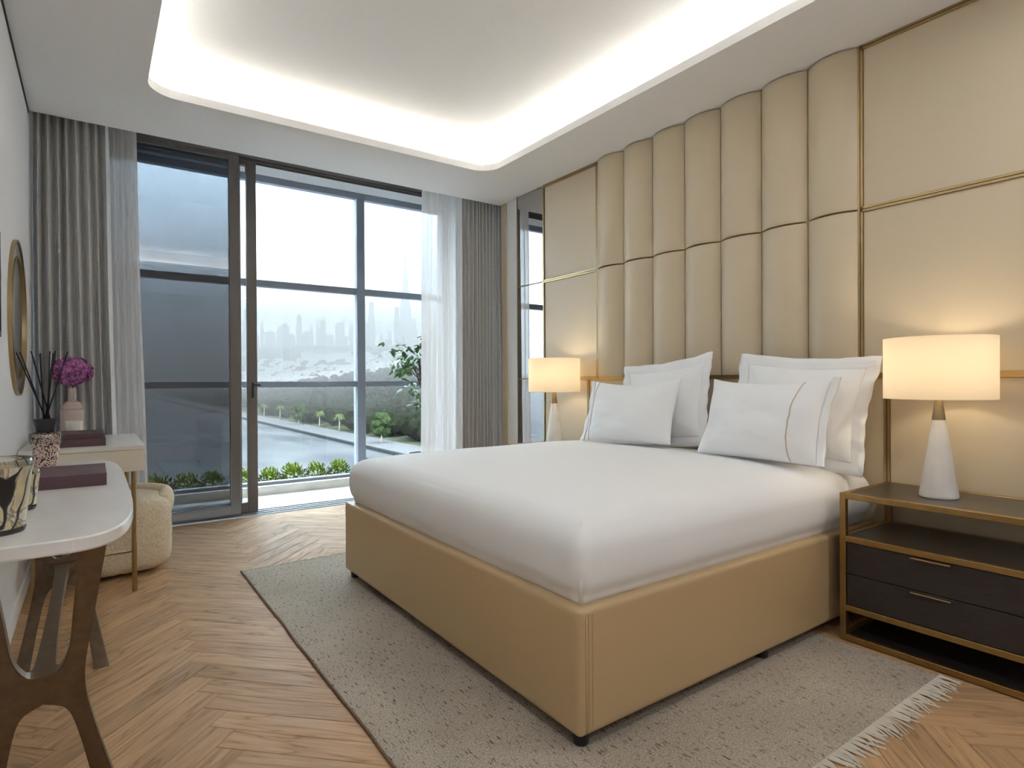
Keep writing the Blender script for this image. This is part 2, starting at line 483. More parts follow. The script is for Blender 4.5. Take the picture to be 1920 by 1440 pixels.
def rounded_box(name, hx, hy, hz, r, mat, parent=None, loc=(0, 0, 0), n=(24, 24, 10), fn=None, rv=None, rot=None):
    """box of half sizes with rounded edges (rv: radius of the upright edges); fn(p)->p deforms; denser toward edges"""
    def axis(h, k, rr):
        s = []
        kk = 7
        for i in range(kk): s.append(-h + rr * (1 - math.cos(math.pi / 2 * i / kk)) if False else -h + rr * i / kk)
        m = max(2, k)
        for i in range(m + 1): s.append(-h + rr + (2 * h - 2 * rr) * i / m)
        for i in range(1, kk + 1): s.append(h - rr + rr * i / kk)
        return s
    rv = rv or r
    X, Y, Z = axis(hx, n[0], max(r, rv)), axis(hy, n[1], max(r, rv)), axis(hz, n[2], min(r, hz * 0.98))
    idx, vs, fs = {}, [], []
    def vid(p):
        key = tuple(round(c, 6) for c in p)
        if key in idx: return idx[key]
        q = Vector(p)
        # upright edges first
        ix, iy = hx - rv, hy - rv
        dx = q.x - max(-ix, min(ix, q.x)); dy = q.y - max(-iy, min(iy, q.y))
        L = math.hypot(dx, dy)
        if L > 1e-9 and dx != 0 and dy != 0:
            s = max(abs(dx), abs(dy)) / L
            q.x = max(-ix, min(ix, q.x)) + dx * s; q.y = max(-iy, min(iy, q.y)) + dy * s
        # then top and bottom edges: horizontal distance from the outline
        ddx = abs(q.x) - (hx - rv); ddy = abs(q.y) - (hy - rv)
        if ddx > 0 and ddy > 0: dist = rv - math.hypot(ddx, ddy)
        else: dist = min(hx - abs(q.x), hy - abs(q.y))
        rr = min(r, hz * 0.98)
        h_out = rr - dist
        z_out = abs(q.z) - (hz - rr)
        if h_out > 0 and z_out > 0:
            L2 = math.hypot(h_out, z_out); s2 = max(h_out, z_out) / L2
            nh, nz = h_out * s2, z_out * s2
            shrink = h_out - nh
            if ddx > 0 and ddy > 0:
                u = Vector((math.copysign(ddx, q.x), math.copysign(ddy, q.y))).normalized()
                q.x -= u.x * shrink; q.y -= u.y * shrink
            elif hx - abs(q.x) < hy - abs(q.y): q.x -= math.copysign(shrink, q.x)
            else: q.y -= math.copysign(shrink, q.y)
            q.z = math.copysign(hz - rr + nz, q.z)
        if fn: q = fn(q)
        idx[key] = len(vs); vs.append(q)
        return idx[key]
    def face(A, B, g):
        for i in range(len(A) - 1):
            for j in range(len(B) - 1):
                fs.append(tuple(vid(g(a, b)) for a, b in ((A[i], B[j]), (A[i + 1], B[j]), (A[i + 1], B[j + 1]), (A[i], B[j + 1]))))
    face(X, Y, lambda a, b: (a, b, hz)); face(Y, X, lambda a, b: (b, a, -hz))
    face(X, Z, lambda a, b: (a, -hy, b)); face(Z, X, lambda a, b: (b, hy, a))
    face(Y, Z, lambda a, b: (hx, a, b)); face(Z, Y, lambda a, b: (-hx, b, a))
    bm = bmesh.new()
    vv = [bm.verts.new(v) for v in vs]
    for f in fs:
        try: bm.faces.new([vv[i] for i in f])
        except ValueError: pass
    return bm_finish(name, bm, mat, parent, loc, True, rot)

def catmull(pts, seg=8, closed=False):
    out = []
    n = len(pts)
    rng = range(n) if closed else range(n - 1)
    for i in rng:
        g = lambda k: Vector(pts[k % n]) if closed else Vector(pts[max(0, min(n - 1, k))])
        p0, p1, p2, p3 = g(i - 1), g(i), g(i + 1), g(i + 2)
        for s in range(seg):
            t = s / seg
            out.append(0.5 * (2 * p1 + (p2 - p0) * t + (2 * p0 - 5 * p1 + 4 * p2 - p3) * t * t + (3 * p1 - p0 - 3 * p2 + p3) * t ** 3))
    if not closed: out.append(Vector(pts[-1]))
    return out

def copy_tree(o, parent=None):
    c = o.copy(); C.objects.link(c); c.parent = parent
    for ch in list(o.children): copy_tree(ch, c)
    return c

# ------------------------------------------------------------------ room shell
LX, RX, BY = -0.305, 3.085, -1.8          # left wall, right wall, wall behind the viewer
CZ, EDGE = 2.72, 4.52                      # ceiling and its edge before the curtain recess
S = 'structure'

# --- floor: herringbone planks
W_, L_ = 0.0933, 0.653
fl = props(box('floor', (LX, BY, -0.06), (3.45, 5.2, -0.012), M['dark_gap']), 'oak herringbone parquet floor of the bedroom', 'floor', kind=S)
g_ = 0.0006
def plank_mesh(name, rects):
    """rects: list of (origin(x,y), ang, tone, uvoff); bevelled planks"""
    me = bpy.data.meshes.new(name)
    vs, fs, uvs, tones = [], [], [], []
    for (ox, oy), ang, tone in rects:
        ca, sa = math.cos(ang), math.sin(ang)
        x0, x1, y0, y1, b = g_, L_ - g_, g_, W_ - g_, 0.0012
        loc = [(x0, y0, -0.012), (x1, y0, -0.012), (x1, y1, -0.012), (x0, y1, -0.012),
               (x0, y0, -b), (x1, y0, -b), (x1, y1, -b), (x0, y1, -b),
               (x0 + b, y0 + b, 0), (x1 - b, y0 + b, 0), (x1 - b, y1 - b, 0), (x0 + b, y1 - b, 0)]
        k = len(vs)
        vs += [(ox + ca * x - sa * y, oy + sa * x + ca * y, z) for x, y, z in loc]
        ff = [(8, 9, 10, 11)]
        for i in range(4):
            j = (i + 1) % 4
            ff += [(i, j, 4 + j, 4 + i), (4 + i, 4 + j, 8 + j, 8 + i)]
        for f in ff:
            fs.append(tuple(k + i for i in f)); uvs += [(loc[i][0], loc[i][1]) for i in f]; tones += [tone] * len(f)
    me.from_pydata(vs, [], fs)
    uvl = me.uv_layers.new(name='UVMap')
    for i, uv in enumerate(uvs): uvl.data[i].uv = uv
    at = me.attributes.new('tone', 'FLOAT', 'CORNER')
    for i, tn in enumerate(tones): at.data[i].value = tn
    me.materials.append(M['floor'])
    return me
a_dir, b_dir = Vector((1, -1)) / math.sqrt(2), Vector((-1, -1)) / math.sqrt(2)
OX, OY = 0.361, 2.567
planks = []
for col in range(-3, 6):
    for k in range(-60, 60):
        for v in (0, 1):
            if v == 0:
                A, B = k * W_ + col * L_, k * W_ - col * L_          # along a
                p = Vector((OX, OY)) + a_dir * A + b_dir * (B + W_)   # lower corner so that +y local = -b
                ang = math.radians(-45)
                cen = Vector((OX, OY)) + a_dir * (A + L_ / 2) + b_dir * (B + W_ / 2)
            else:
                A, B = k * W_ + col * L_, (k + 1) * W_ - col * L_    # along b
                p = Vector((OX, OY)) + a_dir * A + b_dir * B
                ang = math.radians(-135)
                p = p + a_dir * W_ * 0
                cen = Vector((OX, OY)) + a_dir * (A + W_ / 2) + b_dir * (B + L_ / 2)
                # local +y for -135deg is (sin135, -cos135...) = (0.707,-0.707) = a_dir
            if cen.x < LX - 0.25 or cen.x > 3.7 or cen.y < BY - 0.25 or cen.y > 5.45: continue
            planks.append((p, ang, cen))
def seen_area(c):
    d = Vector((c.x, c.y, -1.1)); z = d.dot(fw)
    if z < 0.3: return -1
    u = 960 + F_PX * d.dot(rt2) / z; v = 720 - F_PX * d.dot(up2) / z
    if u < -200 or u > 2100 or v > 1650: return -1
    if 0.75 < c.x < 2.5 and 0.95 < c.y < 3.55: return -1          # under the rug
    return 1 / z
def trims(p, ang):
    """True when the plank stays inside the room outline"""
    ca, sa = math.cos(ang), math.sin(ang)
    for x, y in ((0, 0), (L_, 0), (L_, W_), (0, W_)):
        X, Y = p.x + ca * x - sa * y, p.y + sa * x + ca * y
        if X < LX or X > 3.45 or Y < BY or Y > 5.2: return False
    return True
ranked = sorted([q for q in planks if seen_area(q[2]) > 0 and trims(q[0], q[1])], key=lambda q: -seen_area(q[2]))[:290]
ids = {id(q) for q in ranked}
pm = plank_mesh('plank', [((0, 0), 0.0, 0.0)])
for p, ang, cen in ranked:
    o = bpy.data.objects.new('plank', pm)
    o.parent = fl
    o.location = Vector((p.x, p.y, 0)) - Vector(fl.location)
    o.rotation_euler = (0, 0, ang)
    C.objects.link(o)
rest = plank_mesh('planks_joined', [((p.x, p.y), ang, random.random()) for p, ang, cen in planks if not any(q is (p) for q in ()) and (p, ang, cen) not in ranked])
# planks that cross the walls are cut off at the room outline
bm = bmesh.new(); bm.from_mesh(rest)
for co, no in (((LX, 0, 0), (-1, 0, 0)), ((3.45, 0, 0), (1, 0, 0)), ((0, BY, 0), (0, -1, 0)), ((0, 5.2, 0), (0, 1, 0))):
    bmesh.ops.bisect_plane(bm, geom=bm.verts[:] + bm.edges[:] + bm.faces[:], plane_co=co, plane_no=no, clear_outer=True)
bm.to_mesh(rest); bm.free()
o = mesh_obj('planks_joined', rest, None, fl, (0, 0, 0)); o['kind'] = 'stuff'

# --- walls
wl = props(box('wall_left', (LX - 0.15, BY - 0.15, 0), (LX, 6.35, 3.3), M['wall_paint']), 'plain white painted wall carrying the round mirror', 'wall', kind=S)
props(box('trim_1', (LX, BY, CZ - 0.014), (LX + 0.006, EDGE, CZ), M['dark_gap']), 'thin dark shadow gap between white wall and ceiling', 'trim', kind=S)
props(box('wall_back', (LX, BY - 0.15, 0), (3.45, BY, 3.3), M['wall_paint']), 'white wall behind the viewer', 'wall', kind=S)
props(box('baseboard_left', (LX, BY, 0.0), (LX + 0.012, 4.6, 0.09), M['white_paint'], bevel=0.002), 'white skirting board along the mirror wall', 'baseboard', kind=S)
wr = props(box('wall_right', (RX, BY, 0), (3.45, 4.50, 2.95), M['white_paint']), 'wall of beige leather panels and padded channels behind the bed', 'wall', kind=S)
props(box('wall_recess', (3.45, BY, 0), (3.6, 6.35, 3.3), M['white_paint']), 'white side wall of the curtain recess', 'wall', kind=S)

# --- wall panelling (children of wall_right)
PX = 3.055
Z0, Z1, Z2, Z3 = 0.0, 1.118, 1.924, 2.712
YA, YB, YC, YD, YE, YF = 0.36, 0.73, 1.368, 3.209, 3.847, 4.217
H1, H2 = 1.252, 3.311
TW = 0.012
def panel(y0, y1, z0, z1, mat, name='panel', x=PX):
    return box(name, (x, y0 + TW, z0 + TW), (RX, y1 - TW, z1 - TW), mat, wr, 0.004, 2)
for z0, z1 in ((Z1, Z2), (Z2, Z3)):
    panel(YB, YC, z0, z1, M['leather']); panel(YD, YE, z0, z1, M['leather'])
panel(YB, H1, Z0, Z1, M['leather']); panel(H1, H2, Z0, Z1, M['leather'], 'headboard_panel'); panel(H2, YE, Z0, Z1, M['leather'])
for z0, z1 in ((Z0, Z1), (Z1, Z2), (Z2, Z3)):
    for y0, y1 in ((YA, YB), (YE, YF)):
        p = box('mirror_panel', (PX - 0.004, y0 + 0.004, z0 + 0.004), (RX, y1 - 0.004, z1 - 0.004), M['grey_mirror'], wr, 0.002, 1)
        p['label'] = 'grey tinted mirror strip'
# padded channels
NCH = 7
cw = (YD - YC) / NCH
def channel_mesh(h):
    vs, fs = [], []
    nt = 18
    zs = [0, 0.006, 0.014, 0.026, 0.045, h * 0.5, h - 0.045, h - 0.026, h - 0.014, h - 0.006, h]
    for z in zs:
        e = min(z, h - z)
        k = 0.80 + 0.20 * min(1.0, math.sqrt(max(0, e) / 0.045))
        for i in range(nt + 1):
            t = i / nt
            y = 0.0015 + t * (cw - 0.003)
            d = 0.062 * (1 - abs(2 * t - 1) ** 2.3) * k
            vs.append((-d, y, z))
    for j in range(len(zs) - 1):
        for i in range(nt):
            a = j * (nt + 1) + i
            fs.append((a, a + nt + 1, a + nt + 2, a + 1))
    for j in (0, len(zs) - 1):
        c = len(vs)
        vs += [(0.02, 0.0015, zs[j]), (0.02, cw - 0.0015, zs[j])]
        row = [j * (nt + 1) + i for i in range(nt + 1)]
        fs.append(tuple(row + [c + 1, c]) if j else tuple(reversed(row + [c + 1, c])))
    me = bpy.data.meshes.new('padded_channel')
    me.from_pydata(vs, [], fs); me.shade_smooth()
    me.set_sharp_from_angle(angle=math.radians(50))
    me.materials.append(M['leather'])
    return me
for z0, z1 in ((Z1 + 0.012, Z2 - 0.005), (Z2 + 0.005, Z3 + 0.004)):
    cm = channel_mesh(z1 - z0)
    for i in range(NCH):
        mesh_obj('padded_channel', cm, None, wr, (PX + 0.004, YC + i * cw, z0))
box('channel_backing', (PX + 0.01, YC, Z1), (RX, YD, CZ), M['brass'], wr)
# brass double trims with a groove
def trim_profile(wd):
    h = wd / 2
    return [(-h, 0.03), (-h, -0.008), (-0.0018, -0.008), (-0.0018, 0.001), (0.0018, 0.001), (0.0018, -0.008), (h, -0.008), (h, 0.03)]
def trim_v(y, z0, z1, wd=0.024):
    poly = [(PX + b, a) for a, b in trim_profile(wd)]
    prism('trim_bar', poly, 'Z', 0, z1 - z0, M['brass'], wr, (0, y, z0))
def trim_h(z, y0, y1, wd=0.024, dx=0.0):
    bm_poly = [(PX + dx + b, a) for a, b in trim_profile(wd)]
    prism('trim_bar', bm_poly, 'Y', 0, y1 - y0, M['brass'], wr, (0, y0, z))
for y in (YC, YD): trim_v(y, Z1, CZ - 0.004)
for y in (H1, H2): trim_v(y, 0.0, Z1)
for y in (YB, YE): trim_v(y, 0.0, CZ - 0.004, 0.014)
for y in (YA, YF): trim_v(y, 0.0, CZ - 0.004, 0.006)
trim_h(Z1, YB, YE)
for y0, y1 in ((YB, YC), (YD, YE)):
    trim_h(Z2, y0, y1); trim_h(Z3 - 0.004, y0, y1)
trim_h(Z2, YC, YD, 0.010, 0.004)
for z in (Z1, Z2):
    for y0, y1 in ((YA, YB), (YE, YF)): trim_h(z, y0, y1, 0.006, 0.002)
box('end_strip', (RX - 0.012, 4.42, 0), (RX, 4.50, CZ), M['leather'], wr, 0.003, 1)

# --- ceiling with a rounded cove
def rrect(x0, x1, y0, y1, r, n=10):
    out = []
    for cx, cy, a0 in ((x1 - r, y1 - r, 0), (x0 + r, y1 - r, 90), (x0 + r, y0 + r, 180), (x1 - r, y0 + r, 270)):
        for k in range(n + 1):
            a = math.radians(a0 + 90 * k / n)
            out.append((cx + r * math.cos(a), cy + r * math.sin(a)))
    return out
CV = (0.25, 2.53, 1.05, 3.87)
def ring_faces(bm, inner, outer_rect, z):
    """flat ring between a rounded rectangle and an axis rectangle"""
    x0, x1, y0, y1 = outer_rect
    outer = []
    n = len(inner) // 4
    cs = [(x1, y1), (x0, y1), (x0, y0), (x1, y0)]
    iv = [bm.verts.new((p[0], p[1], z)) for p in inner]
    cv = [bm.verts.new((c[0], c[1], z)) for c in cs]
    for q in range(4):
        for k in range(n - 1):
            bm.faces.new((cv[q], iv[q * n + k], iv[q * n + k + 1]))
        a = iv[q * n + n - 1]; b = iv[((q + 1) % 4) * n]
        bm.faces.new((cv[q], a, b, cv[(q + 1) % 4]))
    return iv, cv
bm = bmesh.new()
CR = (LX, RX + 0.01, BY, EDGE)
LIP = 0.048
inn = rrect(*CV, 0.16)
lo, lc = ring_faces(bm, inn, CR, CZ)
out2 = rrect(CV[0] - 0.15, CV[1] + 0.15, CV[2] - 0.15, CV[3] + 0.15, 0.28)
zt = CZ + LIP
n4 = len(inn)
hi = [bm.verts.new((p[0], p[1], zt)) for p in inn]
led = [bm.verts.new((p[0], p[1], zt)) for p in out2]
top = [bm.verts.new((p[0], p[1], 2.95)) for p in out2]
for k in range(n4):
    j = (k + 1) % n4
    bm.faces.new((lo[k], lo[j], hi[j], hi[k]))
    bm.faces.new((hi[k], hi[j], led[j], led[k]))
    bm.faces.new((led[k], led[j], top[j], top[k]))
bm.faces.new(top)
# edge fascia towards the curtain recess
f0 = [bm.verts.new(p) for p in ((LX, EDGE, CZ), (RX + 0.01, EDGE, CZ), (RX + 0.01, EDGE, 3.3), (LX, EDGE, 3.3))]
bm.faces.new(f0)
ce = props(bm_finish('ceiling', bm, M['ceiling_paint']), 'white ceiling with a recessed rounded light cove', 'ceiling', kind=S)
# led strip lying on the ledge
r1, r2 = rrect(CV[0] - 0.10, CV[1] + 0.10, CV[2] - 0.10, CV[3] + 0.10, 0.24), rrect(CV[0] - 0.115, CV[1] + 0.115, CV[2] - 0.115, CV[3] + 0.115, 0.25)
vs = [(p[0], p[1], zt + 0.006) for p in r1] + [(p[0], p[1], zt + 0.006) for p in r2] + [(p[0], p[1], zt + 0.001) for p in r1] + [(p[0], p[1], zt + 0.001) for p in r2]
fs = []
for k in range(n4):
    j = (k + 1) % n4
    fs += [(k, j, n4 + j, n4 + k), (2 * n4 + k, 2 * n4 + j, j, k), (n4 + k, n4 + j, 3 * n4 + j, 3 * n4 + k)]
o = pydata('light_strip', vs, fs, M['led'], ce); o['label'] = 'warm white light strip glowing in the cove'
props(box('ceiling_slab', (LX - 0.15, BY - 0.15, 3.3), (3.6, 6.35, 3.45), M['white_paint']), 'white soffit over the loggia and curtain recess', 'ceiling', kind=S)

# added fill lamps, unseen in the ceiling behind the viewer, to brighten the room
M['lens'] = emit('fill_lens', (1.0, 0.88, 0.72), 6.0)
def fill_downlight(x, y, label):
    e = empty('fill_downlight', (x, y, CZ), label, 'fill light', 'added fill lamps')
    lathe('trim_ring', [(0.040, -0.001), (0.052, -0.004), (0.054, -0.001), (0.054, 0.0)], M['white_paint'], e, (x, y, CZ), 28)
    lathe('lens', [(0.0, -0.0025), (0.036, -0.0025), (0.040, -0.0015)], M['lens'], e, (x, y, CZ), 28)
    d = bpy.data.lights.new('fill_lamp', 'AREA'); d.shape = 'DISK'; d.size = 0.07; d.energy = FILL_POWER; d.color = (0.92, 0.965, 1.0)
    o = bpy.data.objects.new('fill_lamp', d); C.objects.link(o); o.location = (x, y, CZ - 0.008)
for ky, (yy, wy) in enumerate(((0.30, 'bed side'), (-1.0, 'back wall side'))):
    for kx, (xx, wx) in enumerate(((0.20, 'mirror wall'), (2.40, 'panel wall'))):
        fill_downlight(xx, yy, 'added ceiling fill lamp behind the viewer, %s, %s' % (wy, wx))

# --- sliding door (three stacked sashes, opened to the left)
dr = props(empty('door_1', (1.5, 5.33, 0)), 'brown aluminium sliding glass door pushed open', 'door', kind=S)
DT = 2.985
def sash(y, x0, x1, pane, mat=M['alu'], d=0.05, st=0.076, bot=0.085, topr=0.07, nm='sash'):
    s = empty(nm, Vector(((x0 + x1) / 2, y, 0)) - Vector(dr.location)); s.parent = dr
    y0, y1 = y - d / 2, y + d / 2
    def piece(n, mn, mx, m, bv=0.003):
        c = Vector(((mn[0] + mx[0]) / 2, (mn[1] + mx[1]) / 2, mn[2]))
        bm = bmesh.new(); bm_box(bm, Vector(mn) - c, Vector(mx) - c)
        if bv: bmesh.ops.bevel(bm, geom=bm.edges[:], offset=bv, segments=1, affect='EDGES')
        return bm_finish(n, bm, m, s, c)
    piece('stile', (x0, y0, 0.012), (x0 + st, y1, DT), mat)
    piece('stile', (x1 - st, y0, 0.012), (x1, y1, DT), mat)
    piece('bottom_rail', (x0 + st, y0, 0.012), (x1 - st, y1, 0.012 + bot), mat)
    piece('top_rail', (x0 + st, y0, DT - topr), (x1 - st, y1, DT), mat)
    piece('pane', (x0 + st, y - 0.004, 0.012 + bot), (x1 - st, y + 0.004, DT - topr), pane, 0)
    return s
s1 = sash(5.265, LX + 0.02, 0.984, M['tint_pane'])
s2 = sash(5.335, LX + 0.06, 1.13, M['clear_pane'])
s3 = sash(5.405, LX + 0.04, 1.02, M['clear_pane'])
h_ = box('handle', (1.085, 5.297, 0.97), (1.10, 5.312, 1.10), M['black'], dr, 0.003, 1)
box('handle_lever', (1.085, 5.275, 1.07), (1.15, 5.30, 1.085), M['black'], dr, 0.003, 1)
for y in (5.265, 5.335, 5.405):
    box('head_track', (LX, y - 0.033, DT), (3.45, y + 0.033, 3.3), M['alu'], dr)
    box('head_lip', (LX, y - 0.030, DT - 0.03), (3.45, y - 0.024, DT), M['alu'], dr)
    box('floor_track', (LX, y - 0.034, -0.02), (3.45, y + 0.034, 0.004), M['track'], dr)
    box('track_rib', (LX, y - 0.004, 0.004), (3.45, y + 0.004, 0.012), M['track'], dr)

# --- loggia with outer glazing
lg = props(box('floor_loggia', (LX, 5.44, -0.08), (3.45, 6.10, 0.0), M['stone']), 'pale stone floor of the glazed loggia', 'floor', kind=S)
props(box('upstand', (LX, 6.10, -0.08), (3.45, 6.35, 0.085), M['upstand'], bevel=0.004), 'beige stone upstand below the outer glazing', 'ledge', kind=S)
props(box('lintel', (LX, 6.16, 3.14), (3.45, 6.35, 3.3), M['white_paint']), 'white lintel above the outer glazing', 'lintel', kind=S)
wn = props(empty('window_1', (1.5, 6.22, 0.085)), 'grey framed outer glazing with crossing bars', 'window', kind=S)
GY0, GY1 = 6.17, 6.25
box('bottom_rail', (LX, GY0, 0.085), (3.45, GY1, 0.115), M['alu_grey'], wn, 0.003, 1)
box('top_rail', (LX, GY0, 3.075), (3.45, GY1, 3.14), M['alu_grey'], wn, 0.003, 1)
posts = [(-0.30, -0.21), (2.325, 2.415), (3.36, 3.45)]
for x0, x1 in posts:
    box('post', (x0, GY0 - 0.01, 0.115), (x1, GY1 + 0.03, 3.075), M['alu_grey'], wn, 0.004, 1)
zr = [(0.115, 1.050), (1.110, 2.045), (2.110, 3.075)]
for (xa, xb) in ((-0.21, 2.325), (2.415, 3.36)):
    for z0, z1 in ((1.050, 1.110), (2.045, 2.110)):
        box('transom', (xa, GY0, z0), (xb, GY1, z1), M['alu_grey'], wn, 0.003, 1)
    for z0, z1 in zr:
        box('pane', (xa, 6.206, z0), (xb, 6.214, z1), M['outer_pane'], wn)

# ------------------------------------------------------------------ bed
bed = empty('bed', (2.08, 2.277, 0), 'low bed frame upholstered in tan leather standing on the pale rug', 'bed')
BX0, BX1, BY0, BY1, BZ0, BZ1 = 1.150, 3.035, 1.292, 3.262, 0.050, 0.427
box('foot_panel', (BX0, BY0, BZ0), (BX0 + 0.075, BY1, BZ1), M['bed_leather'], bed, 0.022, 4, True)
box('side_panel', (BX0 + 0.03, BY0 + 0.0, BZ0), (BX1, BY0 + 0.075, BZ1), M['bed_leather'], bed, 0.022, 4, True)
box('side_panel', (BX0 + 0.03, BY1 - 0.075, BZ0), (BX1, BY1, BZ1), M['bed_leather'], bed, 0.022, 4, True)
box('platform', (BX0 + 0.06, BY0 + 0.06, 0.20), (BX1, BY1 - 0.06, 0.405), M['bed_leather'], bed, 0.004, 1)
for lx, ly in ((1.195, 1.337), (1.195, 3.217), (2.15, 1.337), (2.15, 3.217), (2.98, 1.337), (2.98, 3.217)):
    lathe('leg', [(0.022, 0.009), (0.024, 0.013), (0.027, 0.050), (0.0, 0.052)], M['black'], bed, (lx, ly, 0), 20)
# corner seam: two raised lines of stitching
bm = bmesh.new()
for k in range(44):
    z = BZ0 + 0.02 + k * 0.0078
    for dx, dy in ((BX0 + 0.036, BY0 - 0.0004), (BX0 + 0.024, BY0 - 0.0004)):
        bm_box(bm, Vector((dx, dy - 0.0008, z)) - Vector((BX0, BY0, 0)), Vector((dx + 0.0016, dy + 0.002, z + 0.005)) - Vector((BX0, BY0, 0)))
o = bm_finish('seam_stitching', bm, M['stitch'], bed, (BX0, BY0, 0)); o['kind'] = 'stuff'
tube('corner_piping', [(0, 0, 0), (0, 0, BZ1 - BZ0 - 0.03)], 0.004, M['bed_leather'], bed, (BX0 + 0.030, BY0 + 0.003, BZ0 + 0.012), 6)

MX0, MX1, MY0, MY1, MZ0, MZ1 = 1.172, 3.025, 1.312, 3.242, 0.405, 0.665
mhx, mhy, mhz = (MX1 - MX0) / 2, (MY1 - MY0) / 2, (MZ1 - MZ0) / 2
def mat_fn(q):
    x, y, z = q.x / mhx, q.y / mhy, q.z / mhz
    p = q.copy()
    t = max(0.0, z)
    if z > 0.0:
        p.z += 0.058 * t * max(0, 1 - abs(x) ** 3.2) ** 0.8 * max(0, 1 - abs(y) ** 3.2) ** 0.8
    # sides tuck in below, bulge in the middle
    bulge = 0.012 * (1 - z * z) - 0.020 * max(0, -z) ** 2
    if abs(x) > 0.9: p.x += math.copysign(bulge, x)
    if abs(y) > 0.9: p.y += math.copysign(bulge, y)
    # soft creases of the sheet down the sides, and ripples towards the corners
    nv = noise.noise(Vector((q.x * 9, q.y * 9, q.z * 2.5)))
    side = max(abs(x), abs(y))
    if side > 0.97:
        n2 = Vector((p.x if abs(x) > 0.97 else 0, p.y if abs(y) > 0.97 else 0, 0)).normalized()
        p += n2 * (0.003 * nv * (1 - 0.6 * max(0, z)))
    else:
        p.z += 0.004 * noise.noise(Vector((q.x * 2.2 + 3, q.y * 2.2, 0.7))) + 0.0015 * noise.noise(Vector((q.x * 7, q.y * 3, 4)))
    return p
mt = rounded_box('mattress', mhx, mhy, mhz, 0.085, M['sheet'], None, ((MX0 + MX1) / 2, (MY0 + MY1) / 2, (MZ0 + MZ1) / 2), (60, 60, 14), mat_fn, 0.055)
props(mt, 'thick mattress under a smooth white fitted sheet', 'mattress')
# pleat seam standing at the near foot corner
tube('corner_pleat', [(0.014, 0.014, 0.0), (0.006, 0.006, 0.07), (0.010, 0.010, 0.15), (0.045, 0.045, 0.235)], [0.004, 0.005, 0.005, 0.002], M['sheet'], mt, (MX0, MY0, 0.43), 8)

